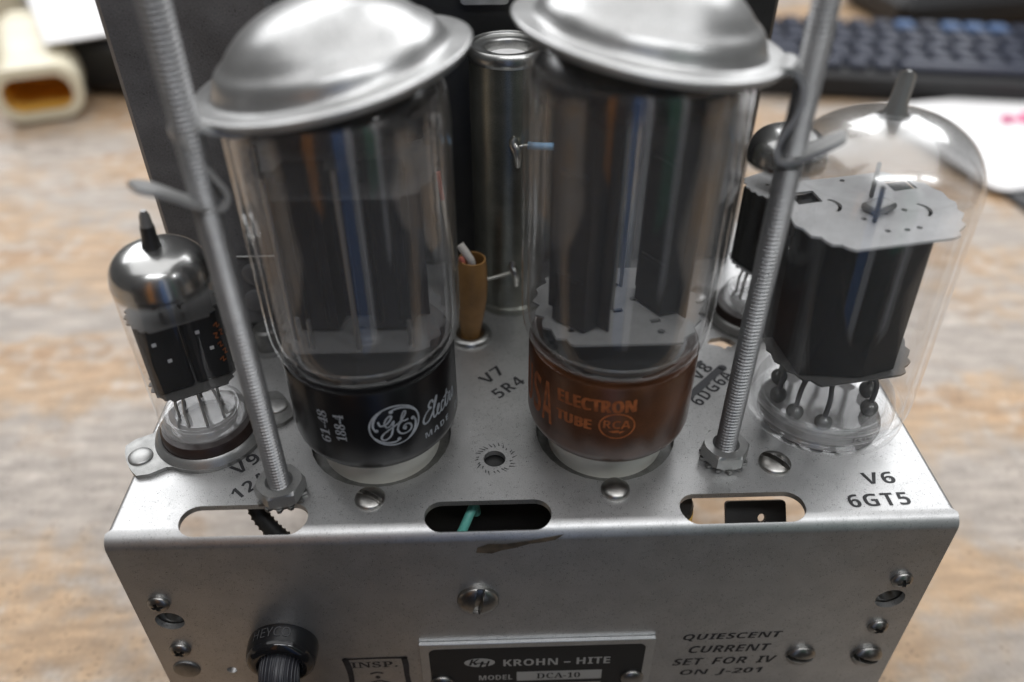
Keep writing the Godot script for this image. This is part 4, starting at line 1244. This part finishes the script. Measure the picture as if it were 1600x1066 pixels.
func make_background() -> void:
	var mb: MB
	# keyboard: local x along its length, z towards the viewer; near left corner at the origin
	var kb = thing("keyboard", "black computer keyboard with low keys lying behind the chassis", "keyboard", Vector3(166, TY, -432))
	kb.rotation.y = deg_to_rad(-10.0)
	mb = MB.new()
	box(mb, Vector3(220, 9, -56), Vector3(446, 18, 114), 3.0)
	build(mb, "body", M.kb_body, kb)
	var key = {}
	for w in [1.0, 1.5, 6.0]:
		for b in 2:
			var km = MB.new()
			box(km, Vector3(0, 2.2, 0), Vector3(16.4 * w - 3.2, 4.6, 13.4), 1.3)
			var arr = build(km, "key", M.key if b == 0 else M.key_blue, kb)
			key[[w, b]] = arr.mesh
			kb.remove_child(arr); arr.free()
	for row in 6:
		var x = 14.0
		var z = -12.0 - 17.0 * row - (3.0 if row == 5 else 0.0)
		while x < 428.0:
			var w = 1.0
			if row == 0 and x > 80 and x < 100: w = 6.0
			elif (row == 1 or row == 2) and x < 20: w = 1.5
			var blue = 1 if (row == 5 and x > 100 and x < 190 and int(x / 19.0) % 4 != 2) else 0
			place(key[[w, blue]], "key", kb, Vector3(x + 16.4 * w / 2, 18.0, z))
			x += 16.4 * w
	# white sheet with a pink mark
	var ps = thing("paper_sheet", "white paper sheet with a pink mark on the bench at the right", "paper", Vector3(318, TY, -352))
	ps.rotation.y = deg_to_rad(12)
	mb = MB.new()
	sheet(mb, stadium(Vector2.ZERO, 140, 118, 9, 5), [], 1.2, plane_fn(Transform3D(Basis(Vector3.RIGHT, -PI / 2), Vector3(0, 5.0, 0))))
	build(mb, "sheet", M.paper, ps)
	print_on(moved(stroke([Vector2(-6, 0), Vector2(0, 6), Vector2(6, -3), Vector2(14, 7), Vector2(24, 0)], 7.0), Vector2(4, 18)), func(p, d): return [Vector3(p.x, 5.1, -p.y), Vector3.UP], M.pink_print, ps, "pink_mark")
	var pad = thing("black_pad", "thin black pad under the white paper sheet", "pad", Vector3(336, TY, -330))
	mb = MB.new()
	box(mb, Vector3(0, 1.8, 0), Vector3(150, 3.4, 130), 1.0, turned(Vector3.ZERO, 9))
	build(mb, "pad_body", M.kb_body, pad)
	var mo = thing("monitor_base", "black monitor foot standing behind the keyboard", "monitor base", Vector3(475, TY, -622))
	mb = MB.new()
	box(mb, Vector3(0, 14, 0), Vector3(330, 28, 100), 8.0, turned(Vector3.ZERO, 8))
	build(mb, "foot", M.kb_body, mo)
	mb = MB.new()
	box(mb, Vector3(30, 120, -20), Vector3(80, 200, 26), 5.0, turned(Vector3.ZERO, 8))
	build(mb, "neck", M.kb_body, mo)
	# cream plastic fitting, its oval mouth towards the viewer
	var pf = thing("pipe_fitting", "cream plastic fitting with an oval amber-lined mouth on the bench at the left", "fitting", Vector3(-286, TY, -400))
	pf.rotation.y = deg_to_rad(20)
	var loops = []
	for q in [[0, 25, 16.5, 19], [-3, 25.5, 17.2, 19], [-30, 25, 17, 20], [-45, 26, 18, 23], [-62, 28, 21, 26], [-90, 27, 20, 26]]:
		var lp = []
		for k in 40:
			var e = stadium(Vector2.ZERO, q[1] * 2.0, q[2] * 2.0, minf(q[1], q[2]) * 0.86, 9)[k]
			lp.append(Vector3(e.x, e.y + q[3], q[0]))
		loops.append(lp)
	mb = MB.new()
	for i in loops.size() - 1:
		for k in 40:
			var a: Vector3 = loops[i][k]; var b: Vector3 = loops[i][(k + 1) % 40]; var c: Vector3 = loops[i + 1][(k + 1) % 40]; var d: Vector3 = loops[i + 1][k]
			mb.quad(a, b, c, d, (a - Vector3(0, 20, a.z)))
	var rim = stadium(Vector2(0, 19), 50, 33, 14.2, 9)
	sheet(mb, rim, [stadium(Vector2(0, 19), 39, 21, 9.5, 9)], 2.0, plane_fn(Transform3D(Basis.IDENTITY, Vector3(0, 0, 0.5))))
	build(mb, "body", M.cream, pf)
	mb = MB.new()
	var inn = stadium(Vector2(0, 19), 39, 21, 9.5, 9)
	for k in inn.size():
		var a = inn[k]; var b = inn[(k + 1) % inn.size()]
		mb.quad(Vector3(a.x, a.y, 0.4), Vector3(b.x, b.y, 0.4), Vector3(b.x, b.y, -45), Vector3(a.x, a.y, -45), Vector3(-a.x, 19 - a.y, 0))
	for tr in polytris(inn): mb.flat(Vector3(tr[0].x, tr[0].y, -45), Vector3(tr[1].x, tr[1].y, -45), Vector3(tr[2].x, tr[2].y, -45), Vector3.BACK)
	build(mb, "amber_lining", M.amber, pf)
	mb = MB.new()
	lathe(mb, smooth_profile([Vector2(13, 0), Vector2(13, 18), Vector2(11, 22), Vector2(0, 23)], 4), 28, Transform3D(Basis(Vector3.BACK, -1.2), Vector3(18, 26, -55)))
	build(mb, "side_boss", M.cream, pf)
	var bt = thing("squat_bottle", "pale yellowish jar with a blue mark behind the cream fitting", "jar", Vector3(-392, TY, -575))
	mb = MB.new()
	lathe(mb, smooth_profile([Vector2(0, 0), Vector2(26, 0), Vector2(29, 3), Vector2(29, 60), Vector2(26, 66), Vector2(20, 70), Vector2(20, 80), Vector2(0, 81)], 4), 40)
	build(mb, "jar_body", M.cream, bt)
	print_on(moved(stroke([Vector2(-9, 0), Vector2(-3, 5), Vector2(2, -2), Vector2(9, 5)], 4.0), Vector2(14, 52)), on_cylinder(29.1), M.blue_print, bt, "blue_mark")
	bt = thing("white_bottle", "white round plastic bottle behind the cream fitting", "bottle", Vector3(-338, TY, -575))
	mb = MB.new()
	lathe(mb, smooth_profile([Vector2(0, 0), Vector2(24, 0), Vector2(27, 3), Vector2(27, 70), Vector2(24, 78), Vector2(13, 86), Vector2(13, 100), Vector2(0, 101)], 4), 40)
	build(mb, "bottle_body", M.white_plastic, bt)
	var tr = thing("black_bin", "low black plastic bin with a rounded rim at the back left", "bin", Vector3(-240, TY, -470))
	mb = MB.new()
	box(mb, Vector3(0, 21, 0), Vector3(84, 42, 70), 9.0, turned(Vector3.ZERO, -12))
	build(mb, "bin_body", M.kb_body, tr)
	var wp = thing("white_card", "white card leaning over the black bin", "card", Vector3(-262, TY, -480))
	mb = MB.new()
	box(mb, Vector3(0, 48.0, -6), Vector3(92, 1.4, 80), 0.3, Transform3D(Basis(Vector3.UP, 0.5) * Basis(Vector3.RIGHT, 0.16), Vector3.ZERO))
	build(mb, "card", M.paper, wp)

# ------------------------------------------------------------------ unseen lamps, and stand-ins on the bench in front
func make_lamp(label: String, at: Vector3, size: Vector2, energy: float, aim: Vector3) -> void:
	var t = thing("unseen_ceiling_lamp", label, "ceiling lamp", at, "fluorescent ceiling lamps")  # all out of view, placed for the highlights and brightness they give
	t.look_at_from_position(at * S, aim * S, Vector3.BACK)
	var mb = MB.new()
	box(mb, Vector3(0, 0, 40), Vector3(size.x + 40, size.y + 40, 60), 4.0)
	build(mb, "lamp_housing", M.paper, t)
	var gl = mat(Color(1, 1, 1), 0.5)
	gl.emission_enabled = true
	gl.emission = Color(0.98, 0.99, 1.0)
	gl.emission_energy_multiplier = 0.3
	mb = MB.new()
	box(mb, Vector3(0, 0, 5), Vector3(size.x, size.y, 6), 1.0)
	build(mb, "lamp_diffuser", gl, t)
	var l = AreaLight3D.new()
	l.name = "lamp_light"
	l.area_size = size * S
	l.light_energy = energy
	l.light_color = Color(0.985, 0.99, 1.0)
	l.area_range = 20.0
	l.area_attenuation = 2.0
	l.shadow_enabled = true
	l.position = Vector3(0, 0, -1.0) * S
	t.add_child(l)

func make_front_things() -> void: # unseen stand-ins for what bulbs and front panel mirror
	var mt = thing("unseen_dark_mat", "unseen black mat before the stand-in blocks, darkens the chassis front", "mat", Vector3(0, TY, 92))
	var mm = MB.new()  # unseen mat, darkens what the chassis front reflects
	box(mm, Vector3(0, 1.6, 1), Vector3(420, 3.0, 90), 1.0)
	build(mm, "mat_body", mat(Color(0.012, 0.012, 0.012), 0.8), mt)
	var x = -250.0
	for q in [["unseen wide black stand-in block at the left end of the row", 0, 140, 300, 0], ["unseen orange stand-in block between two dark ones", 1, 32, 270, 62], ["unseen dark grey stand-in block between the orange and blue ones", 5, 50, 300, 0], ["unseen blue stand-in block right of the dark grey one", 2, 34, 290, 0], ["unseen pale stand-in block between the blue and black ones", 4, 22, 300, 0], ["unseen narrow black stand-in block between the pale and green ones", 0, 40, 320, 0], ["unseen green stand-in block left of the white one", 3, 46, 300, 50], ["unseen narrow white stand-in block right of the green one", 4, 28, 300, 0], ["unseen dark grey stand-in block right of the white one", 5, 60, 310, 0], ["unseen wide black stand-in block at the right end of the row", 0, 110, 300, 0]]:
		var col = [Color(0.010, 0.010, 0.011), Color(0.50, 0.20, 0.04), Color(0.07, 0.18, 0.45), Color(0.03, 0.17, 0.11), Color(0.70, 0.72, 0.77), Color(0.035, 0.034, 0.034)][q[1]]
		var t = thing("unseen_block", q[0], "stand-in block", Vector3(x + q[2] / 2.0, TY, 190), "unseen stand-in blocks on the near end of the bench")  # unseen stand-ins for coloured and dark things mirrored in the glass
		x += q[2] + 2.0
		var mb = MB.new()
		box(mb, Vector3(0, q[3] / 2.0, 0), Vector3(q[2], q[3], 100), 2.0)
		build(mb, "block_body", mat(col, 0.5), t)
		if q[4] > 0:  # keeps the coloured reflection to the upper part of the bulb
			mb = MB.new()
			box(mb, Vector3(0, q[4] / 2.0, -1.0), Vector3(q[2] + 1.0, q[4], 102), 1.0)
			build(mb, "dark_foot_band", mat(Color(0.012, 0.012, 0.012), 0.5), t)

func _ready() -> void:
	rng.seed = 7
	var cam = Camera3D.new()
	cam.name = "camera"
	add_child(cam)
	cam.position = Vector3(-7.745, 124.631, 99.683) * S
	cam.rotation_degrees = Vector3(-38.169, -1.715, -0.137)
	cam.near = 0.01
	cam.far = 20.0
	var ca = CameraAttributesPhysical.new()
	ca.frustum_focal_length = 28.64
	ca.frustum_focus_distance = 0.168
	ca.exposure_aperture = 28.64 / 3.5
	ca.frustum_near = 0.01
	ca.frustum_far = 20.0
	cam.attributes = ca
	cam.fov = 45.474
	cam.current = true
	var we = WorldEnvironment.new()
	we.name = "surroundings"
	var e = Environment.new()
	e.background_mode = Environment.BG_COLOR
	e.background_color = Color(0.29, 0.29, 0.29)
	e.tonemap_mode = Environment.TONE_MAPPER_LINEAR
	e.tonemap_exposure = 1.1
	e.sdfgi_enabled = true; e.ssao_enabled = true; e.ssil_enabled = true
	we.environment = e
	add_child(we)
	make_materials()
	make_lamp("unseen long fluorescent ceiling lamp above the near end of the bench, to the left", Vector3(60, 1350, 700), Vector2(1000, 170), 0.65, Vector3(0, 0, 0))
	make_lamp("unseen shorter fluorescent ceiling lamp above the near end of the bench, to the right", Vector3(980, 1350, 720), Vector2(460, 170), 0.36, Vector3(0, 0, 0))
	make_lamp("unseen wide ceiling lamp panel beyond the far end of the bench, to the left", Vector3(-850, 1350, -1500), Vector2(1500, 1200), 1.95, Vector3(0, 0, 0))  # this and the next: out of view, sized to brighten deck softly
	make_lamp("unseen wide ceiling lamp panel beyond the far end of the bench, to the right", Vector3(850, 1350, -1500), Vector2(1500, 1200), 1.95, Vector3(0, 0, 0))
	make_lamp("unseen very large dim panel straight above the chassis, in place of a bright ceiling", Vector3(0, 1500, -300), Vector2(2600, 1500), 1.2, Vector3(0, 0, -299))  # unseen soft panel standing in for a bright ceiling, lights caps and deck
	make_table()
	make_chassis()
	make_rear()
	make_underside()
	make_big_tube("vacuum_tube", "large glass tube with a black base and white round emblem, left of centre", -32.2, "black")
	make_big_tube("vacuum_tube", "large glass tube with a brown base and orange print, right of centre", 16.2, "brown")
	make_wide_tube()
	make_small_tube("vacuum_tube", "small glass tube with a silver dome and dark tip at the left edge", Vector3(-69.0, 0, -28.5), 47.4, 9.1, true)
	make_small_tube("vacuum_tube", "small glass tube with a silver dome half hidden behind the right rod", Vector3(59.0, 0, -67.5), 51.0, 8.8, false)
	make_rod("threaded steel rod with hexagon nut beside the black-based tube", Vector3(-50.4, 0, -10.6), 0.25)
	make_rod("threaded steel rod with hexagon nut between the brown-based and wide tubes", Vector3(39.9, 0, -17.8), 0.0)
	make_cap("dished silver cap tilted over the black-based tube, hooked to the left rod", Vector3(-31.9, 80.0, -27.2), (Basis(Vector3.BACK, 0.205) * Basis(Vector3.RIGHT, -0.02)).scaled(Vector3(1.045, 1.0, 1.03)),
		[Vector2(17.0, 76.0), Vector2(19.5, 75.6), Vector2(22, 76.6), Vector2(24.6, 77.6), Vector2(26.0, 76.6), Vector2(25.4, 74.2), Vector2(23.6, 70.4), Vector2(22.1, 67.0), Vector2(22.4, 65.2), Vector2(23.9, 64.6), Vector2(27, 66.4), Vector2(31, 69.6), Vector2(34.2, 71.2)], Vector2(-19.4, 16.6))
	make_cap("dished silver cap over the brown-based tube, hooked to the right rod", Vector3(17.3, 84.6, -27.0), Basis(Vector3.BACK, -0.155) * Basis(Vector3.RIGHT, -0.02),
		[Vector2(17.0, 82.6), Vector2(19.6, 82.2), Vector2(21.6, 82.4), Vector2(23.6, 80.8), Vector2(24.4, 78.4), Vector2(23.9, 75.4), Vector2(22.6, 72.2), Vector2(22.2, 69.6), Vector2(23.2, 67.9), Vector2(25.4, 68.4), Vector2(28.2, 70.2), Vector2(31.6, 72.6)], Vector2(22.6, 9.2))
	make_cord()
	make_background()
	make_front_things()
